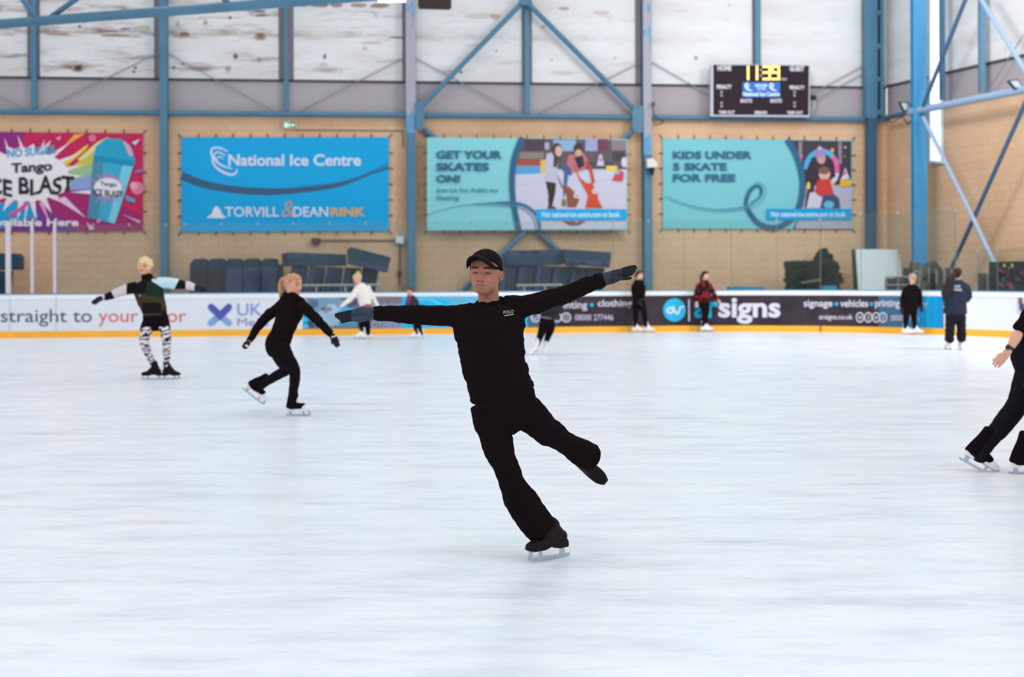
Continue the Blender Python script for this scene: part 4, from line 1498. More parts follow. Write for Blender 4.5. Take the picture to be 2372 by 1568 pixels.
def stack_chair(x, y0, y1, off, label, m):
    """folded chair seen end on: seat, back, tubular frame"""
    w, h = 16, y1 - y0
    r = root('folding_chair', BW(x, 705, off) * (1, 1, 0), label, 'chair', 'folded chairs stored by the bright blue column')
    MB().pxprism([(x - w * .4, y0), (x + w * .4, y0 + 1), (x + w * .45, y0 + h * .34), (x - w * .45, y0 + h * .34)], BW, off, 0.05, m).build('backrest', r)
    MB().pxprism([(x - w * .5, y0 + h * .46), (x + w * .5, y0 + h * .46), (x + w * .5, y0 + h * .8), (x - w * .5, y0 + h * .8)], BW, off + .05, 0.06, m).build('seat', r)
    for s in (-1, 1):
        a_, b_ = BW(x + s * w * .5, y0 + 2, off), BW(x + s * w * .55, 705, off + .1)
        b_[2] = 0.0
        MB().tube(a_, b_, 0.018, ch_m[3], 8).build('leg', r)
    return r


FP = facing(2125, 2.2)


def BWF(x, y, off=0.0):
    return FP(x, y, off)


BWF.normal = FP.normal
_BW, BW = BW, FP
for k, (x, y0, m) in enumerate(((2143, 616, 1), (2160, 622, 0), (2178, 626, 0), (2196, 620, 2))):
    stack_chair(x, y0, 690, 0.1 * k, 'dark folded chair by the bright blue column, %s from left' % ORD[k], ch_m[m])
cr = root('storage_trolley', FP(2110, 700, .75) * (1, 1, 0), 'dark tubular trolley between white sheet and the two skaters', 'trolley')
for x in (2053, 2080, 2118, 2130):
    t = FP(x, 640 if x < 2100 else 628, .75)
    MB().tube(t, t * (1, 1, 0), 0.02, ch_m[3], 8).build('upright', cr)
for y, xa, xb in ((641, 2053, 2118), (629, 2118, 2130), (660, 2053, 2130)):
    MB().tube(FP(xa, y, .75), FP(xb, y, .75), 0.018, ch_m[3], 8).build('crossbar', cr)
for x0, y0, x1, y1, off, m, nm, lab, cat in ((2056, 644, 2077, 735, .4, 0, 'plastic_crate', 'dark crate in front of the leaning white sheet', 'crate'),
                                  (2079, 640, 2096, 735, .4, 2, 'red_bag', 'dark red bag beside the crate left of the capped skater', 'bag'),
                                  (2098, 620, 2110, 735, .3, 0, 'loudspeaker', 'black upright loudspeaker right of the white sheet', 'speaker'),
                                  (2113, 606, 2132, 735, .2, 1, 'olive_case', 'olive case standing above the capped skater', 'case'),
                                  (2136, 634, 2192, 735, -.25, 0, 'dark_chest', 'dark chest under the folded chairs', 'chest'),
                                  (2272, 632, 2291, 735, .2, 1, 'olive_crate', 'olive crate left of the dark merchandise stack', 'crate'),
                                  (2293, 634, 2304, 735, .2, 3, 'white_drum', 'pale drum beside the dark merchandise stack', 'drum')):
    pl = FP if x0 < 2250 else facing(x0, 1.3)
    o = MB().pxprism([(x0, y0), (x1, y0), (x1, y1), (x0, y1)], pl, off, 0.3, ch_m[m]).build(nm)
    bv = o.modifiers.new('edge', 'BEVEL'); bv.width = 0.03; bv.segments = 2
    tag(o, lab, cat)
bb = []
for k in range(12):
    c = FP(2142 + random.uniform(0, 32), 626 - random.uniform(0, 16) ** 1.0, -.40)
    bb.append(ellipsoid(c, (0.12, 0.1, 0.09)))
v, f, n = remesh(bb, 0.03, 2)
v[:, 2] -= v[:, 2].min() - FP(2164, 634, -.4)[2]
tag(mk('bundled_tarp', v, f, ch_m[0], smooth=True), 'dark bundled tarp lying on the chest behind the folded chairs', 'tarp')
BW = _BW
ms = facing(2340, 1.4)
st = MB().pxprism([(2307, 606), (2400, 604), (2400, 712), (2307, 712)], ms, 0, 0.5, mat('very_dark_stack', (46, 42, 52), 0.6, var=0.4, vscale=6)).build('merchandise_stack')
tag(st, 'dark stack of goods behind low glass at right edge', 'stack')
a = Art(ms, 0.004, 0.003)
for k in range(26):
    x, y = 2310 + random.uniform(0, 60), 612 + random.uniform(0, 60)
    c = random.choice([(110, 52, 70), (70, 66, 84), (34, 34, 44), (90, 60, 84), (58, 74, 66), (120, 74, 90)])
    a.rect(x, y, x + random.uniform(5, 14), y + random.uniform(4, 10), c)
for x, y in ((2324, 616), (2342, 616)):
    a.rect(x, y - 5, x + 5, y + 3, (150, 176, 50))
a.build('printed_goods', st)


# ------------------------------------------------------------------ people
def interp(tab, z):
    return np.interp(z, [t[0] for t in tab], [t[1] for t in tab])


T_W = [(-.5, .06), (-.485, .115), (-.46, .165), (-.42, .218), (-.36, .256), (-.3, .28), (-.2, .302), (-.1, .312), (.0, .325), (.1, .332), (.2, .33), (.3, .306), (.38, .258), (.44, .19), (.48, .11), (.5, .02)]
T_F = [(-.5, .22), (-.485, .30), (-.46, .355), (-.42, .382), (-.36, .375), (-.3, .385), (-.2, .395), (-.1, .40), (.0, .395), (.07, .41), (.15, .405), (.25, .375), (.34, .31), (.42, .22), (.48, .11), (.5, .02)]
T_B = [(-.5, .02), (-.46, .06), (-.4, .12), (-.34, .2), (-.25, .28), (-.15, .35), (-.05, .41), (.05, .45), (.15, .46), (.25, .435), (.34, .37), (.42, .26), (.48, .13), (.5, .02)]


def g2(x, z, cx, cz, sx, sz):
    return np.exp(-((x - cx) / sx) ** 2 - ((z - cz) / sz) ** 2)


def head_shape(n=72, m=64, face=None):
    """head in its own frame: x to the side, y forward, z up; height 1, centre at eye level"""
    zs = 0.5 * np.sin(np.linspace(-math.pi / 2, math.pi / 2, m))
    g = np.linspace(0, 2 * math.pi, n, endpoint=False)
    Z, G = np.meshgrid(zs, g, indexing='ij')
    sn, cs = np.sin(G), np.cos(G)
    w, f, b = interp(T_W, Z), interp(T_F, Z), interp(T_B, Z)
    X = w * np.sign(sn) * np.abs(sn) ** 0.9
    Y = np.where(cs > 0, f * np.abs(cs) ** 0.85, -b * np.abs(cs) ** 0.9)
    front = np.clip(cs * 1.6, 0, 1)
    ax = np.abs(X)
    d = np.zeros_like(X)
    nz = np.clip((0.05 - Z) / 0.21, 0, 1)
    ridge = np.where((Z < 0.06) & (Z > -0.22), 0.02 + 0.085 * nz, 0) * np.clip((Z + 0.215) / 0.03, 0, 1) * np.clip((0.07 - Z) / 0.04, 0, 1)
    d += ridge * np.exp(-(X / (0.034 + 0.03 * nz)) ** 2)
    d += 0.052 * g2(ax, Z, .08, -.168, .036, .032)
    d -= 0.03 * g2(ax, Z, .05, -.205, .02, .012)
    d -= 0.05 * g2(ax, Z, .145, .0, .075, .045)
    d += 0.03 * g2(ax, Z, .145, .0, .055, .03)
    d += 0.02 * g2(ax, Z, .14, .085, .1, .03)
    d += 0.026 * g2(X, Z, 0, -.262, .105, .022) + 0.028 * g2(X, Z, 0, -.312, .09, .022)
    d -= 0.02 * g2(X, Z, 0, -.286, .12, .008)
    d -= 0.016 * g2(X, Z, 0, -.35, .09, .02)
    d += 0.03 * g2(X, Z, 0, -.43, .09, .05)
    d += 0.02 * g2(ax, Z, .2, -.1, .07, .07)
    d -= 0.012 * g2(ax - .35 * (-.16 - Z), Z, .12, -.23, .015, .05)
    Y = Y + d * front
    v = np.stack((X, Y, Z), -1).reshape(-1, 3)
    fcs = []
    for i in range(m - 1):
        for j in range(n):
            fcs.append([i * n + j, i * n + (j + 1) % n, (i + 1) * n + (j + 1) % n, (i + 1) * n + j])
    fcs.append(list(range(n))[::-1])
    fcs.append([(m - 1) * n + j for j in range(n)])
    return v, fcs


HEAD_V, HEAD_F = head_shape()
SKIN_T = {'brown': (172, 112, 90), 'fair': (226, 168, 146), 'rosy': (222, 158, 136)}


class Figure:
    def __init__(self, Y, label, contact, head=None, skin='fair', voxel=0.006, shrink=0.78):
        self.Y, self.k = Y, Y / F
        c = P(contact[0], contact[1], Y)
        c[2] = 0.0
        self.root = root('person', c, label, 'person')
        self.S = {}
        self.voxel, self.skin, self.shrink = voxel, skin, shrink
        self.hands = []
        if head:
            self.set_head(*head)

    def pt(self, x, y, dy=0.0):
        return P(x, y, self.Y + dy)

    def set_head(self, x, y, H, yaw=0, pitch=0, roll=0, dy=0.0):
        self.H = H * self.k
        self.C = self.pt(x, y, dy)
        a, p, r = math.radians(yaw), math.radians(pitch), math.radians(roll)
        Fw = np.array((-math.sin(a), -math.cos(a), 0.0))
        R = np.array((math.cos(a), -math.sin(a), 0.0))
        U = np.array((0, 0, 1.0))
        Fw, U = Fw * math.cos(p) + U * math.sin(p), U * math.cos(p) - Fw * math.sin(p)
        R, U = R * math.cos(r) + U * math.sin(r), U * math.cos(r) - R * math.sin(r)
        self.ax = np.array((R, Fw, U))

    def hl(self, v):
        """head frame -> hall"""
        return self.C + (np.asarray(v) * self.H) @ self.ax

    def to_head(self, v):
        return ((v - self.C) @ self.ax.T) / self.H

    def rows(self, name, rows, **kw):
        """rows of (x, y, depth offset m, half width px, half depth px)"""
        self.S[name] = (rows, kw)

    def shape(self, name, s=1.0, grow=0.0):
        rows, kw = self.S[name]
        r = []
        for x, y, dy, rw, rd in rows:
            r.append((self.pt(x, y, dy), rw * self.k * s + grow, rd * self.k * s + grow))
        return loft(r, **kw)

    def finger_set(self, rows_list, scale=1.0):
        """each row list: (x,y,dy,r px)"""
        out = []
        for rows in rows_list:
            out.append(loft([(self.pt(x, y, dy), r * self.k * scale, r * self.k * scale) for x, y, dy, r in rows], nseg=12, sub=4, cap=0.9))
        return out

    def body(self, covered, bare=(), paint=None, smooth=3, hands_scale=1.0, sockets=()):
        parts = [self.shape(n, self.shrink) for n in covered] + [self.shape(n) for n in bare]
        parts.append((self.hl(HEAD_V), HEAD_F))
        for s in (-1, 1):   # ears
            v, f = ellipsoid((s * 0.345, -0.05, -0.05), (0.03, 0.07, 0.118), n=12, m=10)
            v[:, 0] += s * 0.55 * np.clip(-(v[:, 1] + 0.02), 0, 1)
            v2, f2 = ellipsoid((s * 0.385, -0.05, -0.045), (0.012, 0.03, 0.06), n=8, m=6)
            cav = (v[:, 1] > -.06) & (np.abs(v[:, 0]) > .36)
            r_ = np.exp(-((v[:, 1] + .03) / .035) ** 2 - ((v[:, 2] + .04) / .06) ** 2)
            v[:, 1] -= .05 * r_ * cav
            parts.append((self.hl(v), f))
        for h in self.hands:
            parts += self.finger_set(h, hands_scale)
        v, f, n = remesh(parts, self.voxel, smooth)
        base = np.array([lin(c) for c in SKIN_T[self.skin]])
        colr = np.tile(base, (len(v), 1))
        q = self.to_head(v)
        face = (np.abs(q[:, 2]) < 0.6) & (np.abs(q[:, 0]) < 0.5) & (np.abs(q[:, 1]) < 0.6)
        colr = self.paint_face(q, colr, face, paint or {})
        o = mk('body', v, f, vcol_mat('skin', 0.5, 0.3), parent=self.root, smooth=True, colors=colr)
        return o

    def paint_face(self, q, c, face, p):
        x, y, z = q[:, 0], q[:, 1], q[:, 2]
        ax = np.abs(x)
        fr = face & (y > 0.12)
        base = c[0].copy()

        def put(mask, rgb_, a):
            a = np.clip(a, 0, 1) * mask
            nonlocal c
            c = c * (1 - a[:, None]) + np.array([lin(v) for v in rgb_]) * a[:, None]
        lips = p.get('lips', (176, 98, 92))
        put(fr, lips, 1.3 * np.exp(-(x / .12) ** 4 - ((z + .288) / .034) ** 4) * p.get('lip_a', .75))
        put(fr, p.get('lipline', (92, 44, 46)), np.exp(-(x / .125) ** 4 - ((z + .286 + .08 * x * x) / .0085) ** 2))
        brow = p.get('brow', (60, 42, 36))
        zb = .09 + .018 * np.cos((ax - .16) * 12)
        put(fr, brow, 1.25 * np.exp(-((ax - .155) / .1) ** 6 - ((z - zb) / .023) ** 2) * p.get('brow_a', .85))
        put(fr, p.get('eye', (40, 26, 24)), 1.3 * np.exp(-((ax - .148) / .072) ** 4 - ((z + .006 + .012 * ((ax - .148) / .07) ** 2) / p.get('lash', .013)) ** 2))
        if p.get('white'):
            put(fr, (206, 196, 190), .5 * np.exp(-((ax - .19) / .016) ** 2 - ((z + .008) / .007) ** 2))
            put(fr, (206, 196, 190), .35 * np.exp(-((ax - .108) / .014) ** 2 - ((z + .010) / .006) ** 2))
        put(fr, (54, 26, 24), 1.2 * np.exp(-((ax - .05) / .024) ** 2 - ((z + .2) / .012) ** 2) * (y > .36))  # shade inside the nostrils, painted as dark spots
        put(fr, (206, 120, 104), .3 * np.exp(-((ax - .19) / .08) ** 2 - ((z + .12) / .07) ** 2))
        put(face & (ax > .35) & (y > -.13), (112, 62, 52), .7 * np.exp(-((ax - .385) / .022) ** 2 - ((z + .055) / .05) ** 2))
        if p.get('stubble'):
            put(face & (y > -.05), (128, 88, 76), .45 * np.clip((-.30 - z) / .08, 0, 1) * np.clip((z + .62) / .1, 0, 1))
        return c

    def garment(self, name, shapes, m, grow=0.004, folds=(), smooth=4, colors=None, voxel=None, label=None, extra=()):
        parts = [self.shape(s, 1.0, grow) for s in shapes] + list(extra)
        v, f, n = remesh(parts, voxel or self.voxel, smooth)
        for amp, sc, st, seed in folds:
            v = wobble(v, n, amp, sc, st, seed)
        cc = colors(to_px(v), v) if colors else None
        o = mk(name, v, f, m, parent=self.root, smooth=True, colors=cc)
        if label:
            o['label'] = label
        return o

    def lump(self, name, parts, m, amp=0.0, sc=30, st=(1, 1, 1), voxel=None, smooth=2, label=None):
        v, f, n = remesh(parts, voxel or self.voxel, smooth)
        if amp:
            v = wobble(v, n, amp, sc, st)
        o = mk(name, v, f, m, parent=self.root, smooth=True)
        if label:
            o['label'] = label
        return o

    def hair_cap(self, z0=0.1, grow=1.07, side=-0.12, back=-0.3, top=1.0, fringe=0.24):
        """scalp of hair as thickened shell: list of shapes"""
        v = HEAD_V.copy()
        x, y, z = v[:, 0], v[:, 1], v[:, 2]
        line = np.where(y > 0.15, fringe, np.where(y > -0.1, side + (fringe - side) * np.clip((y + .1) / .25, 0, 1), back + (side - back) * np.clip((y + .4) / .3, 0, 1)))
        keep = z > line
        sc = np.where(keep, grow, 0.93)
        w = v * np.stack((sc, sc, np.where(keep, 1 + (grow - 1) * top, 0.93)), 1)
        return [(self.hl(w), HEAD_F)]


# ---- skates
def skate_shapes():
    side = (0, 1, 0)
    boot = [loft([((-.075, 0, .285), .045, .055), ((-.078, 0, .24), .041, .050), ((-.072, 0, .18), .038, .052), ((-.06, 0, .12), .036, .058)], ref=(1, 0, 0)),
            loft([((-.118, 0, .112), .030, .034), ((-.06, 0, .122), .036, .042), ((.0, 0, .118), .040, .038), ((.06, 0, .102), .044, .03), ((.11, 0, .092), .042, .024), ((.138, 0, .088), .032, .02)], ref=(0, 0, 1)),
            loft([((-.05, 0, .2), .032, .05), ((-.01, 0, .155), .034, .04), ((.04, 0, .12), .036, .03)], ref=(1, 0, .6))]
    v = [(-.136, .0), (-.05, .0), (-.03, .0), (.02, .0), (.06, .0), (.155, .0)]
    sole = []
    prof = [(-.142, .092), (-.142, .052), (-.062, .052), (-.05, .066), (.0, .068), (.05, .056), (.12, .056), (.158, .072), (.16, .086), (.08, .082), (.0, .092)]
    n = len(prof)
    pv = [(x, -.034, z) for x, z in prof] + [(x, .034, z) for x, z in prof]
    pf = [list(range(n)), list(range(2 * n - 1, n - 1, -1))] + [[i, i + n, (i + 1) % n + n, (i + 1) % n] for i in range(n)]
    pv = np.array(pv)
    pv[:, 1] *= np.sqrt(np.clip(1 - np.abs((pv[:, 0] - .005) / .172) ** 5, .12, 1))
    return boot, (pv, pf)


def blade_mesh():
    vv, ff = [], []

    def pr(prof, t):
        o = len(vv)
        n = len(prof)
        vv.extend([(x, -t, z) for x, z in prof] + [(x, t, z) for x, z in prof])
        ff.extend([[i + o for i in q] for q in [list(range(n)), list(range(2 * n - 1, n - 1, -1))] + [[i, i + n, (i + 1) % n + n, (i + 1) % n] for i in range(n)]])
    pr([(-.165, .006), (-.15, .0), (0, -.002), (.12, .003), (.15, .014), (.158, .03), (.148, .034), (.13, .024), (.06, .02), (-.06, .018), (-.16, .016)], .003)
    pr([(-.125, .016), (-.085, .016), (-.092, .05), (-.082, .053), (-.132, .053), (-.122, .05)], .004)
    pr([(.045, .018), (.075, .018), (.07, .05), (.1, .058), (.03, .058), (.05, .05)], .004)
    pr([(.125, .022), (.15, .03), (.14, .06), (.12, .058)], .004)
    for x0, x1, z in ((-.135, -.07, .052), (.025, .13, .056)):
        pr([(x0, z), (x1, z), (x1, z + .004), (x0, z + .004)], .022)
    return np.array(vv), ff


BOOT, SOLE = skate_shapes()
BLADE = blade_mesh()
steel = mat('skate_blade_steel', (176, 180, 190), 0.25, 0.6, metal=0.8)
blk_leather = mat('black_skate_leather', (24, 19, 21), 0.6, 0.12, bump=0.1)
wht_leather = mat('white_skate_leather', (236, 232, 232), 0.45, 0.35)


def skate(fig, pos, toe, up, m, sc=1.0, label=None, laces=None, cover=None, shank=None, tall=.15):
    """pos: middle of the blade on the ice; shank: hall direction from ankle to knee"""
    pos, toe, up = np.array(pos, float), np.array(toe, float), np.array(up, float)
    toe /= np.linalg.norm(toe)
    up = up - toe * up.dot(toe)
    up /= np.linalg.norm(up)
    A = np.array((toe, np.cross(up, toe), up))
    sh = up if shank is None else np.array(shank, float)
    sh = A @ (sh / np.linalg.norm(sh))
    ank = np.array((-.068, 0, .125))
    shaft = [(ank, .040, .056), (ank + sh * .05 + (.004, 0, .008), .038, .052), (ank + sh * .10, .041, .050), (ank + sh * tall, .044, .053)]
    ref = (1, 0, 0) if abs(sh[0]) < .8 else (0, 0, 1)
    v, f, n = remesh([loft(shaft, ref=ref), BOOT[1], BOOT[2], SOLE], 0.0055 if fig.voxel < .007 else .009, 3)
    A = A * sc
    b = mk('skate', v @ A + pos, f, m, parent=fig.root, smooth=True)
    if label:
        b['label'] = label
    ORG[b.name] = ORG[fig.root.name]
    mk('blade', BLADE[0] @ A + pos, BLADE[1], steel, parent=b)
    if laces:
        mb = MB()
        for k in range(6):
            t = k / 5
            c_ = np.array((.055 - .07 * t, 0, .142 + .075 * t))
            mb.tube((c_ + (0.0, -.022, 0)) @ A + pos, (c_ + (.004, .022, .006)) @ A + pos, .0035, laces, 6)
        mb.build('laces', b)
    if cover:
        cv, cf, cn = remesh([loft([(ank + sh * .2, .045, .052), (ank + sh * .12, .047, .058), (ank + sh * .04, .052, .075), (ank + (.0, 0, -.03), .056, .09)], ref=ref, cap=.4),
                             loft([((-.09, 0, .11), .048, .05), ((.0, 0, .115), .052, .048), ((.06, 0, .108), .05, .034)], ref=(0, 0, 1))], 0.007, 3)
        mk('boot_cover', cv @ A + pos, cf, cover, parent=b, smooth=True)
    return b


def skate_under(fig, x, y, dy, toe, m, sc=1.0, **kw):
    """flat skate whose ankle stands at pixel column x"""
    t = np.array((toe[0], toe[1], 0.0))
    t /= np.linalg.norm(t)
    return skate(fig, fig.pt(x, y, dy) * (1, 1, 0) + t * .068 * sc, t, (0, 0, 1), m, sc, **kw)


def vec(f_, a, b, d0=0.0, d1=0.0):
    """direction in the hall from pixel a to pixel b of a figure"""
    return f_.pt(a[0], a[1], d0) - f_.pt(b[0], b[1], d1) if False else f_.pt(b[0], b[1], d1) - f_.pt(a[0], a[1], d0)


black = mat('black_stretch_fabric', (25, 17, 20), 0.95, 0.03, bump=0.25, bscale=220)
black2 = mat('black_knit_fabric', (26, 19, 21), 0.95, 0.03, bump=0.35, bscale=160)
black3 = mat('black_leggings_fabric', (23, 18, 21), 0.9, 0.04)
blue_glove = mat('grey_blue_knit_glove', (58, 72, 94), 0.9, 0.1, var=0.35, vscale=160, bump=0.4, bscale=300)
dark_palm = mat('dark_glove_finger_fabric', (40, 38, 46), 0.8, 0.15)

# ================================================================= the man in black
M = Figure(7.90, 'man in black cap, black top and flared trousers gliding on one skate with arms spread', (1270, 1295), head=(1125, 632.5, 101, 14, 2, -2, -0.02), skin='brown', voxel=0.0032, shrink=0.74)
M.rows('neck', [(1128, 655, .05, 25, 27), (1131, 680, .045, 24, 25), (1133, 700, .04, 26, 26), (1135, 725, .03, 36, 30)])
M.rows('torso', [(1133, 708, .04, 54, 30), (1133, 722, .03, 82, 40), (1133, 745, .0, 86, 48), (1133, 765, .0, 83, 50), (1138, 800, .0, 76, 48), (1144, 848, .01, 74, 45), (1157, 890, .01, 74, 45), (1163, 912, .01, 76, 46)], sup=2.3, cap=.25)
M.rows('arm_a', [(1092, 730, .02, 31, 30), (1045, 733, .0, 25, 24), (1004, 731, .0, 23.5, 22), (950, 728, -.01, 22, 20), (905, 727, -.02, 19, 18), (866, 726, -.03, 16, 15)], cap=0.25)
M.rows('arm_b', [(1178, 717, .02, 32, 31), (1218, 709, .0, 27, 26), (1264, 696, .0, 22.5, 22), (1310, 681, .0, 20.5, 20), (1355, 664, .01, 19, 18), (1396, 648, .02, 16.5, 15)], cap=0.25)
M.rows('hips', [(1162, 893, .01, 72, 44), (1165, 920, .01, 77, 47), (1163, 946, .02, 76, 50), (1152, 968, .02, 60, 46)])
M.rows('leg_a', [(1128, 935, .0, 40, 46), (1138, 970, .0, 41, 44), (1144, 1000, .0, 40, 41), (1155, 1040, -.02, 35.5, 37), (1172, 1082, -.04, 30, 33), (1183, 1112, -.04, 30, 32), (1203, 1152, -.02, 37, 36), (1232, 1196, .0, 39, 42), (1259, 1230, .0, 36, 44)], cap=0.15)
M.rows('leg_b', [(1200, 936, .03, 42, 44), (1232, 966, .08, 40, 42), (1262, 992, .16, 35, 38), (1292, 1014, .24, 29.5, 33), (1316, 1030, .30, 28, 30), (1342, 1047, .36, 33, 33), (1370, 1060, .42, 32, 33)], cap=0.2)
# gloved hands: palm, four fingers, thumb
HA = [[(874, 726, -.03, 13.5), (856, 727, -.03, 14), (838, 727, -.035, 14.5), (822, 728, -.04, 12)],
      [(846, 735, -.05, 9), (832, 738, -.06, 8.5), (818, 738, -.06, 6.5)],
      [(826, 721, -.03, 5), (812, 722, -.03, 4.3), (796, 725, -.03, 3.9), (778, 729, -.02, 3.5)],
      [(824, 727, -.045, 4.6), (808, 728, -.05, 4.1), (792, 731, -.05, 3.8), (779, 733, -.045, 3.4)],
      [(822, 732, -.055, 4.4), (808, 734, -.06, 4.0), (794, 736, -.065, 3.6), (784, 737, -.06, 3.2)],
      [(820, 735, -.06, 4.0), (808, 738, -.07, 3.6), (797, 741, -.075, 3.2), (789, 742, -.07, 2.9)],
      [(834, 740, -.07, 5.5), (818, 740, -.09, 4.6), (805, 742, -.10, 4.0), (792, 746, -.105, 3.4)]]
HB = [[(1388, 650, .02, 14), (1402, 646, .02, 14.5), (1418, 642, .015, 14.5), (1434, 636, .01, 13), (1444, 633, .01, 11)],
      [(1440, 626, .02, 5.2), (1450, 622, .02, 4.6), (1462, 619, .02, 4.1), (1471, 617, .02, 3.6)],
      [(1442, 631, .01, 4.9), (1453, 628, .0, 4.4), (1464, 624, .0, 4.0), (1473, 621, .0, 3.5)],
      [(1442, 637, .0, 4.7), (1453, 634, -.01, 4.2), (1463, 631, -.015, 3.8), (1470, 628, -.015, 3.3)],
      [(1438, 642, .0, 4.4), (1450, 639, -.015, 3.9), (1459, 636, -.02, 3.4), (1465, 634, -.02, 3.0)],
      [(1424, 646, -.02, 5.6), (1438, 645, -.04, 4.4), (1450, 645, -.05, 3.9), (1461, 644, -.055, 3.2)]]
M.hands = [HA, HB]
M.body(['torso', 'arm_a', 'arm_b', 'hips', 'leg_a', 'leg_b'], ['neck'], dict(stubble=True, white=True, lips=(166, 96, 90), lip_a=.5, brow=(46, 30, 26), lash=.019, brow_a=1, eye=(28, 18, 18), lipline=(70, 28, 32)), smooth=2, hands_scale=0.86)
M.hands = []
M.garment('sweatshirt', ['torso', 'arm_a', 'arm_b'], black2, 0.0, [(0.009, 9, (1, 1, 2.2), 3.0), (0.005, 26, (1, 1, 1.8), 8.0)], smooth=5)
M.garment('trousers', ['hips', 'leg_a', 'leg_b'], black, 0.0, [(0.010, 8, (1.2, 1, 1.6), 5.0), (0.005, 22, (1, 1, 1.5), 2.0)], smooth=5)
# crew neck rib
mb_v, mb_f = [], []
ring_c, rr = [], 40
pts3 = []
for i in range(rr):
    g = 2 * math.pi * i / rr
    pts3.append(M.pt(1134 + 29 * math.cos(g), 696 - 5 * math.cos(g) + 8 * (math.sin(g) + .3) * (1 if math.sin(g) > 0 else .6), .04 - .075 * math.sin(g)))
cv_, cf_ = loft([(p_, .0115, .0115) for p_ in pts3[::2] + [pts3[0]]], ref=(0, 0, 1), sub=4, nseg=10, cap=.1)
mk('collar_rib', cv_, cf_, black2, parent=M.root, smooth=True)
for nm, (xa, ya, xb, yb, rad) in (('cuff', (868, 726, 884, 726, 17.5)), ('cuff', (1398, 647, 1382, 653, 18.5))):
    cv, cf = loft([(M.pt(xa, ya, -.025 if xa < 1000 else .02), rad * .9 * M.k, rad * .85 * M.k), (M.pt((xa + xb) / 2, (ya + yb) / 2, -.025 if xa < 1000 else .02), rad * M.k, rad * .95 * M.k), (M.pt(xb, yb, -.025 if xa < 1000 else .02), rad * 1.04 * M.k, rad * M.k)], cap=.15, nseg=40)
    g_ = np.arange(len(cv)) % 40
    mk(nm, cv + 0, cf, black2, parent=M.root, smooth=True)
for H in (HA, HB):
    gv, gf, gn = remesh(M.finger_set(H[:1] + ([H[1]] if H is HA else []) + H[-1:], 1.05) + M.finger_set(H[2:-1] if H is HA else H[1:-1], 1.05), 0.0028, 2)
    px_ = to_px(gv)
    def gl_col(p, v, H=H):
        c = np.tile(np.array([lin(t) for t in (58, 66, 80)]), (len(p), 1))
        sp = np.array([noise.noise(Vector(q * 260)) for q in v])
        c *= (1 + .5 * sp)[:, None]
        edge_ = (p[:, 0] < 814) if H is HA else (p[:, 0] > 1441 - .0 * p[:, 1])
        if H is HB:
            inner = (p[:, 0] > 1412 + (645 - p[:, 1]) * .3)
            c[inner] = np.array([lin(t) for t in (52, 52, 64)])
        else:
            low = p[:, 1] > 734 + (840 - p[:, 0]) * .05
            c[low] = c[low] * .6 + np.array([lin(t) for t in (78, 80, 94)]) * .4
        c[edge_] = np.array([lin(t) for t in (40, 38, 46)])
        return c
    mk('glove', gv, gf, vcol_mat('two_tone_glove_knit', .9, .1, bump=.3, bscale=400), parent=M.root, smooth=True, colors=gl_col(px_, gv))
# cap
capm = mat('black_cap_cotton', (24, 19, 22), 0.9, 0.08, bump=0.2)
cv = HEAD_V.copy()
z = cv[:, 2]
sc_ = np.where(z > .02 + .1 * np.clip(cv[:, 1], 0, 1) + .10 * (cv[:, 1] > .2), 1.0, 0)
cap_w_ = cv * (1.13, 1.12, 1.0)
cap_w_[:, 2] = np.maximum(cap_w_[:, 2], np.where(cv[:, 1] > 0, .10 + .55 * np.clip(cv[:, 1], 0, .4), .03 + .08 * np.clip(-cv[:, 1], 0, .4)) + 0)
cap_w_[:, 2] = np.maximum(np.where(z > .1, z * 1.13 - .005, cap_w_[:, 2]), np.where(cv[:, 1] > 0, .10 + .55 * np.clip(cv[:, 1], 0, .4), .03))
low = z < -.05
cap_w_[low] = cap_w_[low] * (.9, .9, 1)
cap = M.lump('cap', [(M.hl(cap_w_), HEAD_F)], capm, voxel=.004, smooth=3)
bvts, bfs = [], []
NU, NV = 25, 9
for side_ in (0, 1):
    for i in range(NV):
        t = i / (NV - 1)
        for j in range(NU):
            u = -.93 + 2.03 * j / (NU - 1)
            fx = .375 * u * (1 - .02 * t)
            fy = .40 * math.sqrt(max(0.04, 1 - .72 * u * u)) + t * .34 * (1 - min(1, abs(u)) ** 3.2) + .01
            fz = .335 - .30 * min(u * u, .80) + .015 * t - .03 * t * t + (0.05 if side_ else 0)
            bvts.append((fx * .99 - (fy - .1) * .14, fx * .14 + fy * .99, fz))
o1 = NU * NV
for i in range(NV - 1):
    for j in range(NU - 1):
        q = [i * NU + j, i * NU + j + 1, (i + 1) * NU + j + 1, (i + 1) * NU + j]
        bfs.append(q)
        bfs.append([o1 + t for t in q[::-1]])
rim = [j for j in range(NU)] + [i * NU + NU - 1 for i in range(1, NV)] + [(NV - 1) * NU + j for j in range(NU - 2, -1, -1)] + [i * NU for i in range(NV - 2, 0, -1)]
for a_, b_ in zip(rim, rim[1:] + rim[:1]):
    bfs.append([a_, b_, o1 + b_, o1 + a_])
br = mk('brim', M.hl(np.array(bvts)), bfs, capm, parent=M.root, smooth=False)
ORG[cap.name] = ORG[M.root.name]
br.parent = cap
# short dark hair showing below the cap at the sides and back
hv = HEAD_V.copy()
keep = (hv[:, 2] > -.02 - .22 * np.clip(-hv[:, 1], 0, 1)) & (hv[:, 1] < -.02)
hs = hv * np.where(keep, 1.035, .93)[:, None]
M.lump('hair', [(M.hl(hs), HEAD_F)], mat('black_hair', (26, 20, 20), 0.7, 0.2), voxel=.004)
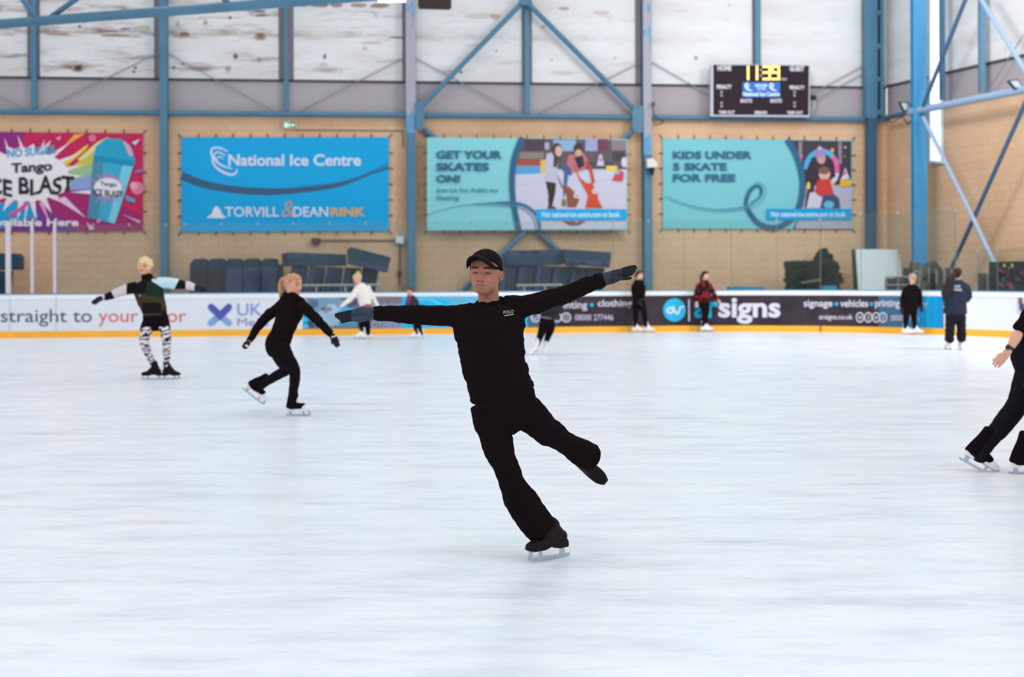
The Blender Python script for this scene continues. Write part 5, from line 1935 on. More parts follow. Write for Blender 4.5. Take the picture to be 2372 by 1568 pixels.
# chest lettering on the sweatshirt
class Chest:
    def __call__(self, x, y, off=0.0):
        return M.pt(x, y, CHEST_D - off)
CHEST_D = -.125
a = Art(Chest(), .001)
CHEST_ART = a
a.text('POLO', 1166, 720.5, 1190, 728, (190, 186, 190), 0.0, -.12)
a.stroke([(1168, 731.5), (1180, 730), (1190, 728.5)], 1.7, (196, 192, 196), 3)
lg = a.build('chest_lettering', M.root)
sw = lg.modifiers.new('cling', 'SHRINKWRAP')
sw.target = [o for o in M.root.children if o.name.startswith('sweatshirt')][0]
sw.wrap_method = 'PROJECT'
sw.use_project_x = sw.use_project_z = False
sw.use_project_y = True
sw.use_positive_direction = True
sw.use_negative_direction = True
sw.offset = 0.003
lg['label'] = 'white lettering on the chest'
# skates: one on the ice, one lifted behind
skate(M, M.pt(1271, 1290) * (1, 1, 0) + (0, 0, 0.002), (-.74, -.67, 0), (-.10, .0, 1), blk_leather, laces=mat('dark_skate_laces', (38, 32, 33), .8), shank=(-.62, .05, .78), tall=.10)
skate(M, M.pt(1359, 1077, .57), (.74, -.18, -.62), (-.10, -.95, .10), blk_leather, laces=mat('dark_skate_laces', (38, 32, 33), .8), shank=(-.5, .1, .8), tall=.07)


# ================================================================= blond skater at the left
B = Figure(21.2, 'blond person in patchwork jumper, shorts and patterned tights standing with arms out', (373, 878), head=(336, 617, 38, 14, 4, -9, -.02), skin='rosy', voxel=0.006)
B.rows('neck', [(338, 628, .02, 9, 10), (341, 645, .02, 10, 10)])
B.rows('torso', [(342, 648, .02, 13, 11), (343, 657, .01, 31, 16), (344, 668, .0, 36, 18), (347, 684, .0, 33, 19), (353, 705, .0, 30, 19), (358, 722, .0, 28, 18), (359, 731, .0, 27.5, 18)], sup=2.3, cap=.3)
B.rows('arm_a', [(316, 664, .0, 13, 13), (296, 670, .0, 12, 12), (276, 677, -.03, 11, 11), (258, 684, -.06, 9.5, 9.5), (246, 688, -.09, 7, 7), (238, 690, -.1, 5.5, 5.5)], cap=.3)
B.rows('arm_b', [(366, 656, .0, 13, 13), (386, 655, .0, 13, 13), (406, 657, -.02, 12, 12), (424, 660, -.05, 10, 10), (438, 662, -.07, 9, 9), (450, 665, -.08, 8, 8)], cap=.3)
B.rows('hips', [(359, 730, .0, 28, 18), (361, 745, .0, 29, 20), (362, 754, .0, 26, 18)])
B.rows('short_a', [(349, 742, .0, 16, 18), (341, 757, -.03, 14, 16), (337, 769, -.05, 13, 14)], cap=.15)
B.rows('short_b', [(374, 742, .0, 16, 18), (380, 756, -.03, 13, 16), (383, 767, -.05, 11.5, 14)], cap=.15)
B.rows('leg_a', [(349, 745, .0, 13, 15), (337, 770, -.08, 12, 13), (334, 793, -.14, 10.5, 12), (341, 813, -.08, 9, 11), (349, 830, .0, 7.5, 9), (357, 848, .04, 6, 7)])
B.rows('leg_b', [(374, 745, .0, 13, 15), (383, 768, -.08, 11.5, 13), (386, 792, -.12, 9.5, 11), (386, 815, -.05, 8.5, 10), (387, 832, .0, 7, 8), (387, 850, .02, 5.5, 7)])
B.hands = [[[(240, 690, -.1, 4.6), (234, 691, -.1, 5), (226, 694, -.1, 5)], [(227, 692, -.1, 2), (219, 695, -.1, 1.7), (213, 700, -.1, 1.4)], [(227, 695, -.1, 2), (219, 698, -.1, 1.7), (214, 703, -.1, 1.4)],
            [(228, 697, -.1, 2), (221, 700, -.1, 1.6), (217, 704, -.1, 1.3)], [(229, 698, -.09, 1.8), (224, 702, -.09, 1.4), (221, 705, -.09, 1.2)], [(232, 694, -.13, 2), (226, 698, -.15, 1.7), (222, 701, -.15, 1.4)]],
           [[(450, 665, -.08, 5), (457, 667, -.08, 5.4), (464, 668, -.08, 5)], [(463, 666, -.08, 2), (471, 667, -.08, 1.7), (477, 669, -.08, 1.4)], [(463, 668, -.08, 2), (472, 670, -.08, 1.7), (479, 672, -.08, 1.4)],
            [(463, 671, -.08, 2), (471, 673, -.08, 1.6), (477, 675, -.08, 1.3)], [(461, 672, -.08, 1.8), (467, 676, -.08, 1.4), (471, 677, -.08, 1.2)], [(456, 668, -.11, 2), (462, 672, -.13, 1.7), (466, 675, -.14, 1.4)]]]
hb = B.hands
B.body(['torso', 'arm_a', 'arm_b', 'hips', 'leg_a', 'leg_b'], ['neck'], dict(brow=(112, 78, 60), eye=(44, 30, 32), lips=(180, 90, 88), brow_a=1, lash=.022))
B.hands = []


def jumper(p, v):
    x, y = p[:, 0], p[:, 1]
    c = np.tile(np.array([lin(t) for t in (24, 19, 22)]), (len(p), 1))

    def put(m, rgb_):
        c[m] = [lin(t) for t in rgb_]
    put(y > 679 + .0 * x, (66, 54, 42))
    put((x > 339) & (y < 684 + (x - 339) * .16) & (y < 686), (26, 50, 36))
    put((y > 701) & (y < 726) & (x > 329) & (x < 372 + (y - 701) * .2), (27, 21, 23))
    put((x < 293) & (y > 655), (206, 196, 204))
    put((x < 262 + (y - 684) * .5), (22, 18, 22))
    put((x < 242), (206, 190, 190))
    arm_r = (x > 350) & (y < 650 + (x - 350) * .62) | (x > 384)
    put(arm_r, (196, 220, 230))
    put((x > 410 - (y - 657) * .5), (24, 20, 24))
    put((x > 430), (208, 198, 206))
    put((y < 653) & (x > 325) & (x < 352), (30, 26, 28))
    return c


B.garment('patchwork_jumper', ['torso', 'arm_a', 'arm_b'], vcol_mat('patchwork_knit', .9, .1, bump=.2), .003, [(.012, 8, (1, 1, 2), 1.0)], voxel=.0065, colors=jumper)
B.lump('roll_neck', [loft([(B.pt(344, 650, .02), 15 * B.k, 14 * B.k), (B.pt(341, 643, .02), 13.5 * B.k, 13 * B.k), (B.pt(341, 637, .03), 13 * B.k, 12.5 * B.k)], cap=.3)], black2, .008, 14)
B.garment('shorts', ['hips', 'short_a', 'short_b'], black, .006)
MB().tube(B.pt(324, 683, -.14), B.pt(324, 687, -.14), .01, steel).build('zip_pull', B.root)


def tights_mat():
    m = mat('black_and_white_patterned_tights', (220, 212, 216), .8, .15)
    nt = m.node_tree
    tc = node(nt, 'ShaderNodeTexCoord')
    n1 = node(nt, 'ShaderNodeTexNoise', Scale=7.0, Detail=2.0)
    nt.links.new(tc.outputs['Object'], n1.inputs['Vector'])
    wv = nt.nodes.new('ShaderNodeTexWave')
    wv.wave_type = 'RINGS'
    wv.inputs['Scale'].default_value = 5.0
    wv.inputs['Distortion'].default_value = 9.0
    wv.inputs['Detail'].default_value = 1.5
    wv.inputs['Detail Scale'].default_value = 2.2
    nt.links.new(tc.outputs['Object'], wv.inputs['Vector'])
    c = ramp(nt, wv.outputs['Color'], [(.42, rgb(36, 34, 42)), (.5, rgb(222, 212, 218))])
    nt.links.new(c, nt.nodes['Principled BSDF'].inputs['Base Color'])
    return m


B.garment('patterned_tights', ['leg_a', 'leg_b'], tights_mat(), .002, label='black and white swirl patterned tights')
for H in hb:
    gv, gf, gn = remesh(B.finger_set(H, 1.2), .005, 1)
    mk('glove', gv, gf, dark_palm, parent=B.root, smooth=True)
blond = mat('pale_blond_hair', (226, 200, 150), .6, .3, var=.25, vscale=60)
hp = B.hair_cap(grow=1.12, side=-.3, back=-.35, fringe=.2)
B.lump('hair', hp + [ellipsoid(B.hl((x, y, z)), (r * B.H,) * 3) for x, y, z, r in ((.3, .1, -.02, .11), (-.31, .12, -.05, .12), (-.3, .2, .12, .12), (.27, .22, .14, .1), (0, .2, .44, .16), (-.15, .26, .36, .13), (.14, .26, .36, .12), (-.32, .02, -.2, .1))], blond, .03, 22, voxel=.007)
skate(B, B.pt(352, 877.2) * (1, 1, 0), (-1, -.3, 0), (0, 0, 1), blk_leather, shank=(-.28, -.1, .9), tall=.13)
skate(B, B.pt(396, 877.4) * (1, 1, 0), (1, -.3, 0), (-.08, 0, 1), blk_leather, shank=(-.02, -.05, 1), tall=.13)

# ================================================================= girl with ponytail
G_ = Figure(15.78, 'girl with blond ponytail in black striding to the right on white skates', (690, 963), head=(679, 659, 50, -62, -4, 0, .0), skin='rosy', voxel=0.005)
G_.rows('neck', [(677, 670, .0, 12, 12), (675, 690, .0, 13, 13)])
G_.rows('torso', [(675, 688, .0, 22, 16), (674, 702, .0, 32, 20), (671, 722, .0, 32, 22), (665, 742, .0, 27.5, 21), (657, 760, .0, 26, 20), (651, 778, .0, 27, 21), (645, 790, .0, 28, 22)], sup=2.2, cap=.3)
G_.rows('arm_a', [(650, 708, .05, 13, 14), (630, 724, .12, 12, 13), (609, 742, .18, 11, 11.5), (596, 760, .14, 9.5, 10), (583, 780, .08, 8, 8), (577, 790, .05, 7.5, 7.5)], cap=.3)
G_.rows('arm_b', [(698, 706, -.1, 13, 14), (716, 722, -.18, 12, 12), (735, 741, -.25, 10.5, 11), (752, 759, -.28, 9.5, 9.5), (767, 773, -.3, 8, 8)], cap=.3)
G_.rows('hips', [(645, 788, .0, 28, 22), (642, 800, .0, 28, 25), (644, 812, .0, 26, 24)])
G_.rows('leg_a', [(650, 808, -.06, 23, 24), (661, 830, -.14, 20.5, 22), (677, 850, -.22, 15.5, 17), (683, 866, -.24, 12.5, 14), (682, 885, -.16, 11.5, 13), (680, 905, -.06, 9.5, 11), (678, 928, .0, 8.5, 9)])
G_.rows('leg_b', [(646, 810, .06, 23, 24), (658, 835, .08, 20, 20), (664, 855, .12, 13, 14), (644, 868, .26, 11.5, 12), (624, 880, .4, 10, 11), (608, 893, .5, 8, 9), (600, 900, .55, 7.5, 8)])
fist = lambda x, y, dx, dy, d0: [[(x - dx * 6, y - dy * 6, d0, 6), (x, y, d0, 7.2), (x + dx * 6, y + dy * 6, d0, 6.4)]] + [[(x + dx * 6 - dy * s, y + dy * 6 + dx * s, d0 - .02, 2.4), (x + dx * 11 - dy * s, y + dy * 11 + dx * s, d0 - .03, 2.2), (x + dx * 12 - dy * s * .8, y + dy * 12 + dx * s * .8, d0 - .06, 2.0)] for s in (-4.5, -1.5, 1.5, 4.5)] + [[(x - dy * 5, y + dx * 5, d0 - .04, 2.6), (x + dx * 6 - dy * 5, y + dy * 6 + dx * 5, d0 - .06, 2.2)]]
G_.hands = [fist(571, 798, -.5, .6, .03), [[(770, 778, -.3, 6.5), (775, 785, -.3, 7.2), (779, 791, -.3, 6.4)], [(779, 789, -.31, 2.6), (784, 795, -.33, 2.3), (786, 800, -.34, 2.0)], [(777, 791, -.3, 2.6), (781, 798, -.31, 2.3), (782, 803, -.31, 2.0)],
            [(775, 792, -.28, 2.5), (778, 799, -.28, 2.2), (779, 803, -.27, 1.9)], [(773, 791, -.26, 2.3), (775, 797, -.25, 2.0), (776, 801, -.24, 1.8)], [(769, 784, -.33, 2.6), (769, 791, -.36, 2.2), (770, 797, -.37, 1.9)]]]
gh = G_.hands
G_.body(['torso', 'arm_a', 'arm_b', 'hips', 'leg_a', 'leg_b'], ['neck'], dict(brow=(120, 74, 56), eye=(46, 30, 30), lips=(186, 92, 88), brow_a=1, lash=.02))
G_.hands = []
G_.garment('hooded_top', ['torso', 'arm_a', 'arm_b'], black2, .003, [(.01, 8, (1, 1, 2), 3.0), (.004, 24, (1, 1, 1.5), 3.0)])
G_.lump('hood', [loft([(G_.pt(658, 696, .08), 8 * G_.k, 16 * G_.k), (G_.pt(664, 686, .02), 11 * G_.k, 15 * G_.k), (G_.pt(680, 686, -.06), 8 * G_.k, 12 * G_.k), (G_.pt(694, 692, -.06), 7 * G_.k, 9 * G_.k), (G_.pt(702, 698, -.04), 6 * G_.k, 8 * G_.k)], ref=(0, 1, 0))], black2, .012, 12)
G_.garment('leggings', ['hips', 'leg_a', 'leg_b'], black3, .002, [(.004, 16, (1, 1, 1), 2.0)])
for H in gh:
    gv, gf, gn = remesh(G_.finger_set(H, 1.12), .004, 1)
    mk('glove', gv, gf, dark_palm, parent=G_.root, smooth=True)
MB().path([G_.pt(x, y, -.345) for x, y in ((768, 781), (775, 779), (779, 777))], .007, mat('white_glove_strap', (226, 220, 222), .6)).build('glove_strap', G_.root)
MB().path([G_.pt(x, y, -.05) for x, y in ((568, 801), (572, 800), (575, 804))], .01, mat('white_glove_strap', (226, 220, 222), .6)).build('glove_strap', G_.root)
gold = mat('strawberry_blond_hair', (190, 138, 100), .6, .3, var=.25, vscale=50)
tail = loft([(G_.hl((.0, -.47, .24)), .07 * G_.H, .07 * G_.H), (G_.hl((.05, -.66, .2)), .11 * G_.H, .11 * G_.H), (G_.hl((.08, -.74, -.1)), .12 * G_.H, .13 * G_.H), (G_.hl((.1, -.74, -.45)), .1 * G_.H, .11 * G_.H), (G_.hl((.12, -.7, -.75)), .06 * G_.H, .08 * G_.H), (G_.hl((.12, -.8, -.98)), .015 * G_.H, .03 * G_.H)], ref=(1, 0, 0))
G_.lump('hair', G_.hair_cap(grow=1.06, side=-.12, back=-.32, fringe=.24) + [tail], gold, .012, 30, (1, 1, .3))
cov = black
sk = skate(G_, G_.pt(692, 962) * (1, 1, 0), (.93, -.36, 0), (-.04, 0, 1), wht_leather, cover=cov, shank=(.02, -.08, 1))
skate(G_, G_.pt(586, 920, .58), (.74, .1, -.62), (.6, .05, .74), wht_leather, cover=cov, shank=(.80, -.45, .52))


# ================================================================= small figures near the far boards
def small(Y, label, contact, head, neck, torso, arms, hips, legs, skin='fair', voxel=.0085, paint=None, hand_r=.9):
    f_ = Figure(Y, label, contact, head=head, skin=skin, voxel=voxel, shrink=.76)
    f_.rows('neck', neck)
    f_.rows('torso', torso, cap=.35, sup=2.2)
    f_.rows('hips', hips)
    for nm, r in zip(('arm_a', 'arm_b'), arms):
        f_.rows(nm, r, cap=.4)
    for nm, r in zip(('leg_a', 'leg_b'), legs):
        f_.rows(nm, r)
    cmm = 1 / f_.k / 100.0   # px per cm
    for r in arms:
        (x0, y0, d0, *_), (x1, y1, d1, *_) = r[-2], r[-1]
        l = math.hypot(x1 - x0, y1 - y0) or 1
        ux, uy = (x1 - x0) / l, (y1 - y0) / l
        h = [[(x1, y1, d1, 3.2 * cmm), (x1 + ux * 5 * cmm, y1 + uy * 5 * cmm, d1, 3.8 * cmm), (x1 + ux * 9 * cmm, y1 + uy * 9 * cmm, d1, 3.2 * cmm)]]
        for k_, ln in ((-1.5, 5.5), (-.5, 7), (.5, 6.6), (1.5, 5)):
            bx_, by_ = x1 + ux * 9 * cmm - uy * k_ * 1.9 * cmm, y1 + uy * 9 * cmm + ux * k_ * 1.9 * cmm
            h.append([(bx_, by_, d1, 1.0 * cmm), (bx_ + ux * ln * .6 * cmm, by_ + uy * ln * .6 * cmm, d1 - .005, .9 * cmm), (bx_ + ux * ln * cmm, by_ + uy * ln * cmm, d1 - .02, .8 * cmm)])
        h.append([(x1 + ux * 3 * cmm, y1 + uy * 3 * cmm, d1 - .03, 1.2 * cmm), (x1 + ux * 7 * cmm, y1 + uy * 7 * cmm, d1 - .055, 1.0 * cmm)])
        f_.hands.append(h)
    f_.body(['torso', 'arm_a', 'arm_b', 'hips', 'leg_a', 'leg_b'], ['neck'], paint or dict(brow=(90, 62, 52), eye=(46, 32, 32), lash=.022), smooth=2, hands_scale=hand_r)
    return f_


def gloves(f_, m):
    for H in f_.hands:
        gv, gf, gn = remesh(f_.finger_set(H, 1.2), .007, 1)
        mk('glove', gv, gf, m, parent=f_.root, smooth=True)


# woman in the cream jumper
c = small(33.2, 'woman in cream jumper with blond bun leaning forward behind the left glove', (848, 786), (828, 646, 24, 68, -22, 0, 0), [(830, 652, 0, 4.5, 5), (835, 660, 0, 5, 5.5)],
          [(836, 659, 0, 9, 9), (838, 668, 0, 13.5, 12), (842, 682, 0, 15.5, 13), (845, 697, 0, 15, 13), (847, 707, 0, 13.5, 12)],
          [[(829, 666, -.08, 7, 7), (820, 680, -.12, 6.5, 6.5), (810, 694, -.16, 6, 6), (801, 701, -.2, 5, 5)], [(851, 666, .08, 7, 7), (858, 680, .12, 6, 6), (867, 695, .1, 5, 5), (873, 706, .08, 4.5, 4.5)]],
          [(847, 706, 0, 12, 12), (847, 718, 0, 13, 13), (846, 728, 0, 11, 11)],
          [[(841, 724, 0, 8.5, 9), (837, 742, -.04, 7, 8), (838, 757, -.02, 6, 6.5), (841, 773, 0, 4.6, 5)], [(851, 724, 0, 8.5, 9), (850, 742, -.04, 7, 8), (852, 757, 0, 6, 6.5), (853, 773, .02, 4.6, 5)]])
c.garment('cream_jumper', ['torso', 'arm_a', 'arm_b'], mat('cream_wool', (236, 228, 220), .9, .1, bump=.3, bscale=60), .004, [(.012, 7, (1, 1, 2), 2)])
c.garment('leggings', ['hips', 'leg_a', 'leg_b'], black3, .003)
c.lump('waistband', [loft([(c.pt(850, 703, 0), 14 * c.k, 12.8 * c.k), (c.pt(847.5, 712, 0), 14 * c.k, 13.5 * c.k)], cap=.1)], mat('rust_red_waistband', (150, 84, 80), .8))
hm = mat('blond_bun_hair', (206, 172, 134), .6, .25, var=.2, vscale=40)
c.lump('hair', c.hair_cap(grow=1.06, side=-.05, back=-.2, fringe=.25) + [ellipsoid(c.hl((0, -.28, .52)), (.2 * c.H,) * 3)], hm, .012, 18)
gloves(c, mat('cream_wool', (236, 228, 220)))
skate_under(c, 841.5, 786, -.02, (-.95, -.3), wht_leather)
skate_under(c, 853.5, 786, .05, (-.95, -.3), wht_leather)

# child in a dark jacket
c = small(33.6, 'child in dark grey jacket with pink scarf skating near cyan advert', (969, 784), (950, 675, 19, 55, -5, 0, 0), [(951, 681, 0, 3.6, 4), (952, 687, 0, 4.5, 4.5)],
          [(953, 687, 0, 8, 8), (954, 696, 0, 11, 9.5), (956, 710, 0, 11.5, 10), (960, 724, 0, 11.5, 10)],
          [[(946, 694, -.06, 5, 5), (943, 708, -.12, 4.4, 4.4), (944, 722, -.18, 3.8, 3.8)], [(963, 694, .06, 5, 5), (968, 708, .06, 4.4, 4.4), (972, 722, .02, 3.8, 3.8)]],
          [(961, 722, 0, 10, 10), (963, 734, 0, 10, 10)],
          [[(960, 732, 0, 6, 6.5), (961, 748, -.03, 5, 6), (963, 762, 0, 4.4, 5), (965, 775, 0, 3.4, 4)], [(967, 732, 0, 6, 6.5), (970, 748, -.02, 5, 6), (974, 763, .02, 4.4, 5), (977, 775, .03, 3.4, 4)]])
c.garment('jacket', ['torso', 'arm_a', 'arm_b'], mat('dark_grey_jacket', (58, 52, 62), .8, .15), .004, [(.01, 9, (1, 1, 2), 2)])
c.garment('leggings', ['hips', 'leg_a', 'leg_b'], black3, .003)
c.lump('scarf', [ellipsoid(c.pt(947, 690, -.06), (.06, .06, .07)), loft([(c.pt(946, 691, -.10), .03, .03), (c.pt(945, 702, -.13), .03, .025), (c.pt(946, 712, -.13), .025, .02)])], mat('magenta_scarf', (136, 52, 98), .8))
c.lump('hair', c.hair_cap(grow=1.07, side=-.1, back=-.35, fringe=.2), mat('brown_hair', (84, 58, 46), .6, .25))
gloves(c, dark_palm)
skate_under(c, 965, 784, 0, (-.9, -.4), wht_leather, .82)
skate_under(c, 977, 784, .03, (-.9, -.4), wht_leather, .82)

# skater leaning behind the arm of the man in black
c = small(26.9, 'skater in dark grey top bending behind the arm of the man in black', (1240, 822), (1300, 690, 27, -60, -30, 20, 0), [(1296, 697, 0, 5.5, 6), (1291, 704, 0, 6.5, 6.5)],
          [(1290, 703, 0, 12, 11), (1284, 712, 0, 18, 14), (1276, 724, 0, 18.5, 14), (1268, 736, 0, 16.5, 14)],
          [[(1278, 708, -.1, 7, 7), (1268, 718, -.22, 6, 6), (1264, 704, -.3, 5, 5), (1276, 694, -.3, 4.5, 4.5)], [(1296, 708, .1, 7, 7), (1299, 720, .1, 6, 6), (1296, 710, .0, 5, 5), (1292, 702, -.05, 4.5, 4.5)]],
          [(1268, 734, 0, 17, 14), (1267, 748, 0, 17, 15), (1267, 756, 0, 14, 13)],
          [[(1260, 750, 0, 11, 12), (1255, 768, -.04, 9, 10), (1249, 785, 0, 7, 8), (1243, 800, .02, 5.5, 6)], [(1276, 750, 0, 11, 12), (1274, 766, .1, 9, 10), (1269, 780, .2, 7, 8), (1265, 793, .3, 5.5, 6)]])
c.garment('grey_top', ['torso', 'arm_a', 'arm_b'], mat('charcoal_fleece', (46, 44, 48), .85, .12, var=.3, vscale=30), .004, [(.012, 9, (1, 1, 2), 2)])
c.garment('leggings', ['hips', 'leg_a', 'leg_b'], black3, .003)
c.lump('belt', [loft([(c.pt(1268, 734, 0), 17.6 * c.k, 15 * c.k), (c.pt(1267.5, 738, 0), 17.6 * c.k, 15.2 * c.k)], cap=.1)], mat('grey_belt', (120, 110, 114), .6))
c.lump('hair', c.hair_cap(grow=1.07, side=-.1, back=-.35, fringe=.22), mat('brown_hair', (84, 58, 46), .6, .25))
skate(c, c.pt(1235, 820, 0), (-.55, -.7, -.40), (.35, -.1, .9), wht_leather, shank=(.35, 0, .93), tall=.2)
skate(c, c.pt(1259, 813, .3), (-.20, -.7, -.62), (.28, .0, .95), wht_leather, shank=(.3, -.2, .93), tall=.2)

# woman in black below the right glove
c = small(36.05, 'woman in black top and leggings with white skates below the right glove', (1488, 770), (1481, 637, 20, -60, 0, 0, 0), [(1480, 645, 0, 4, 4.5), (1479, 650, 0, 4.8, 5)],
          [(1479, 650, 0, 9, 8), (1479, 658, 0, 12.5, 10), (1479, 672, 0, 12.5, 11), (1478, 690, 0, 12, 11)],
          [[(1469, 660, .05, 5.2, 6), (1467, 676, .06, 5, 5), (1472, 692, -.1, 4, 4), (1478, 698, -.18, 3.4, 3.4)], [(1489, 660, -.1, 5.2, 6), (1491, 676, -.12, 5, 5), (1488, 688, -.2, 4, 4), (1486, 692, -.22, 3.4, 3.4)]],
          [(1478, 688, 0, 11.5, 11), (1480, 702, 0, 12, 12)],
          [[(1475, 700, 0, 8.5, 9.5), (1473, 720, 0, 7, 8), (1472, 738, .02, 5.4, 6.5), (1471, 756, .02, 4, 4.5)], [(1486, 700, 0, 8.5, 9.5), (1491, 720, -.05, 7, 8), (1494, 738, -.02, 5.4, 6.5), (1497, 756, 0, 4, 4.5)]])
c.garment('black_top', ['torso', 'arm_a', 'arm_b'], black2, .004, [(.01, 9, (1, 1, 2), 2)])
c.garment('leggings', ['hips', 'leg_a', 'leg_b'], black3, .003)
dkbr = mat('dark_brown_hair', (58, 40, 34), .6, .25)
c.lump('hair', c.hair_cap(grow=1.07, side=-.12, back=-.4, fringe=.25) + [ellipsoid(c.hl((0, -.48, -.1)), (.1 * c.H, .1 * c.H, .28 * c.H))], dkbr, .01, 18)
gloves(c, dark_palm)
skate_under(c, 1471, 771, .02, (.93, -.36), wht_leather)
skate_under(c, 1497, 771, 0, (.93, -.36), wht_leather)

# woman in the red and black checked jacket
c = small(36.3, 'woman in red and black checked jacket skating past the large signs lettering', (1632, 769), (1634, 638, 20, -62, -4, 0, 0), [(1633, 645, 0, 4, 4.5), (1632, 651, 0, 4.8, 5)],
          [(1632, 650, 0, 9, 8), (1631, 659, 0, 14, 11), (1631, 674, 0, 15.5, 12), (1630, 690, 0, 16, 12.5), (1630, 701, 0, 15, 12)],
          [[(1619, 660, -.1, 6, 7), (1614, 676, -.16, 5.5, 6), (1612, 690, -.2, 5, 5), (1613, 698, -.22, 4, 4)], [(1643, 660, .1, 6, 7), (1650, 674, .12, 5.4, 6), (1657, 686, .1, 4.6, 5), (1662, 693, .08, 4, 4)]],
          [(1631, 696, 0, 12.5, 12), (1632, 708, 0, 12, 12)],
          [[(1629, 704, -.05, 8.5, 9.5), (1632, 722, -.06, 7, 8), (1631, 738, -.04, 5.4, 6.5), (1629, 754, -.04, 4.2, 4.5)], [(1635, 704, .06, 8.5, 9.5), (1636, 722, .1, 6.8, 8), (1634, 738, .14, 5.4, 6.5), (1633, 754, .16, 4.2, 4.5)]])


def check(p, v):
    q = v * np.array((9.0, 9.0, 9.0))
    s_ = np.array([noise.noise(Vector(t)) for t in q])
    s2 = np.array([noise.noise(Vector(t * 2.3 + 5)) for t in q])
    cc = np.tile(np.array([lin(t) for t in (36, 24, 30)]), (len(p), 1))
    cc[(s_ + .4 * s2) > .12] = [lin(t) for t in (128, 32, 40)]
    return cc


c.garment('checked_jacket', ['torso', 'arm_a', 'arm_b'], vcol_mat('red_black_check', .85, .1), .004, [(.012, 9, (1, 1, 2), 2)], colors=check)
c.garment('leggings', ['hips', 'leg_a', 'leg_b'], black3, .003)
c.lump('hair', c.hair_cap(grow=1.07, side=-.14, back=-.4, fringe=.22) + [loft([(c.hl((0, -.46, 0)), .12 * c.H, .14 * c.H), (c.hl((0, -.5, -.4)), .12 * c.H, .14 * c.H), (c.hl((0, -.46, -.75)), .05 * c.H, .08 * c.H)], ref=(1, 0, 0))], mat('near_black_hair', (38, 28, 28), .6, .25), .01, 18)
skate_under(c, 1629, 768.5, -.04, (.95, -.3), wht_leather)
skate_under(c, 1633, 768, .16, (.95, -.3), wht_leather)

# woman in black with a beige cap
c = small(34.3, 'woman in black with beige cap and white skates beside blue advert', (2108, 774), (2114, 645, 22, -14, -8, 0, 0), [(2113, 653, 0, 4.6, 5), (2112, 660, 0, 5.4, 5.5)],
          [(2112, 661, 0, 11, 9), (2112, 668, 0, 17, 11), (2111, 684, 0, 17, 12), (2110, 702, 0, 17, 13), (2110, 714, 0, 17, 13)],
          [[(2097, 670, 0, 6, 7), (2092, 688, .03, 6, 6), (2090, 704, 0, 5, 5), (2090, 713, -.04, 4, 4)], [(2127, 670, 0, 6, 7), (2131, 686, .03, 5.4, 6), (2132, 700, 0, 4.6, 5), (2133, 708, -.03, 3.8, 4)]],
          [(2109, 706, 0, 14.5, 12), (2109, 720, 0, 15, 13)],
          [[(2102, 718, 0, 8.5, 9.5), (2099, 732, -.02, 7, 8), (2098, 745, .0, 5.6, 6.5), (2097, 760, .02, 4.2, 4.5)], [(2116, 718, 0, 8.5, 9.5), (2117, 732, -.02, 7, 8), (2118, 745, .0, 5.6, 6.5), (2118, 760, .02, 4.2, 4.5)]])
c.garment('black_top', ['torso', 'arm_a', 'arm_b'], black2, .004, [(.012, 9, (1, 1, 2), 2)])
c.garment('leggings', ['hips', 'leg_a', 'leg_b'], black3, .003)
c.lump('hair', c.hair_cap(grow=1.05, side=-.1, back=-.3, fringe=.27), mat('fair_hair', (170, 138, 108), .6, .25))
cap2 = c.lump('cap', c.hair_cap(grow=1.12, side=.1, back=-.05, fringe=.16) + [ellipsoid(c.hl((0, .44, .17)), (.28 * c.H, .26 * c.H, .06 * c.H), c.ax)], mat('beige_cap_cotton', (172, 146, 128), .85, .1))
gloves(c, dark_palm)
c.lump('neck_opening', [loft([(c.pt(2110, 661, -.13), .035, .012), (c.pt(2114, 668, -.15), .02, .012)])], vcol_mat('skin'), label='bare skin in the neck opening') if False else None
skate_under(c, 2096.5, 774, .02, (.88, -.48), wht_leather)
skate_under(c, 2118, 773.5, .02, (.88, -.48), wht_leather)

# coach in the navy jacket, seen from behind
c = small(28.0, 'coach in navy jacket with long dark ponytail seen from behind', (2211, 810), (2217, 635, 29, -150, 0, 0, 0), [(2216, 646, 0, 6.5, 7), (2215, 654, 0, 7.5, 7.5)],
          [(2216, 652, 0, 15, 11), (2216, 661, 0, 25, 14), (2215, 680, 0, 26, 16), (2213, 702, 0, 25, 17), (2213, 720, 0, 26, 18), (2213, 726, 0, 25.5, 18)],
          [[(2195, 664, 0, 9, 10), (2190, 682, -.02, 8.5, 9), (2194, 698, .12, 7, 7), (2204, 702, .24, 5.5, 5.5)], [(2237, 664, 0, 9, 10), (2243, 680, .0, 8, 9), (2239, 693, .14, 7, 7), (2228, 698, .26, 5.5, 5.5)]],
          [(2213, 720, 0, 21, 16), (2213, 734, 0, 21, 17)],
          [[(2203, 730, 0, 12, 14), (2201, 750, 0, 11, 12), (2200, 770, 0, 10.5, 12), (2199, 787, 0, 10.5, 12)], [(2224, 730, 0, 12, 14), (2226, 750, 0, 11, 12), (2227, 770, 0, 10.5, 12), (2227, 786, 0, 10, 12)]], paint=dict(brow=(50, 36, 34)))
c.garment('navy_jacket', ['torso', 'arm_a', 'arm_b'], mat('navy_padded_jacket', (36, 44, 62), .7, .2, bump=.1), .006, [(.016, 8, (1, 1, 2.4), 2)])
c.garment('wide_trousers', ['hips', 'leg_a', 'leg_b'], mat('black_padded_trousers', (30, 26, 32), .75, .15), .004, [(.014, 9, (1, 1, 1.8), 6)])
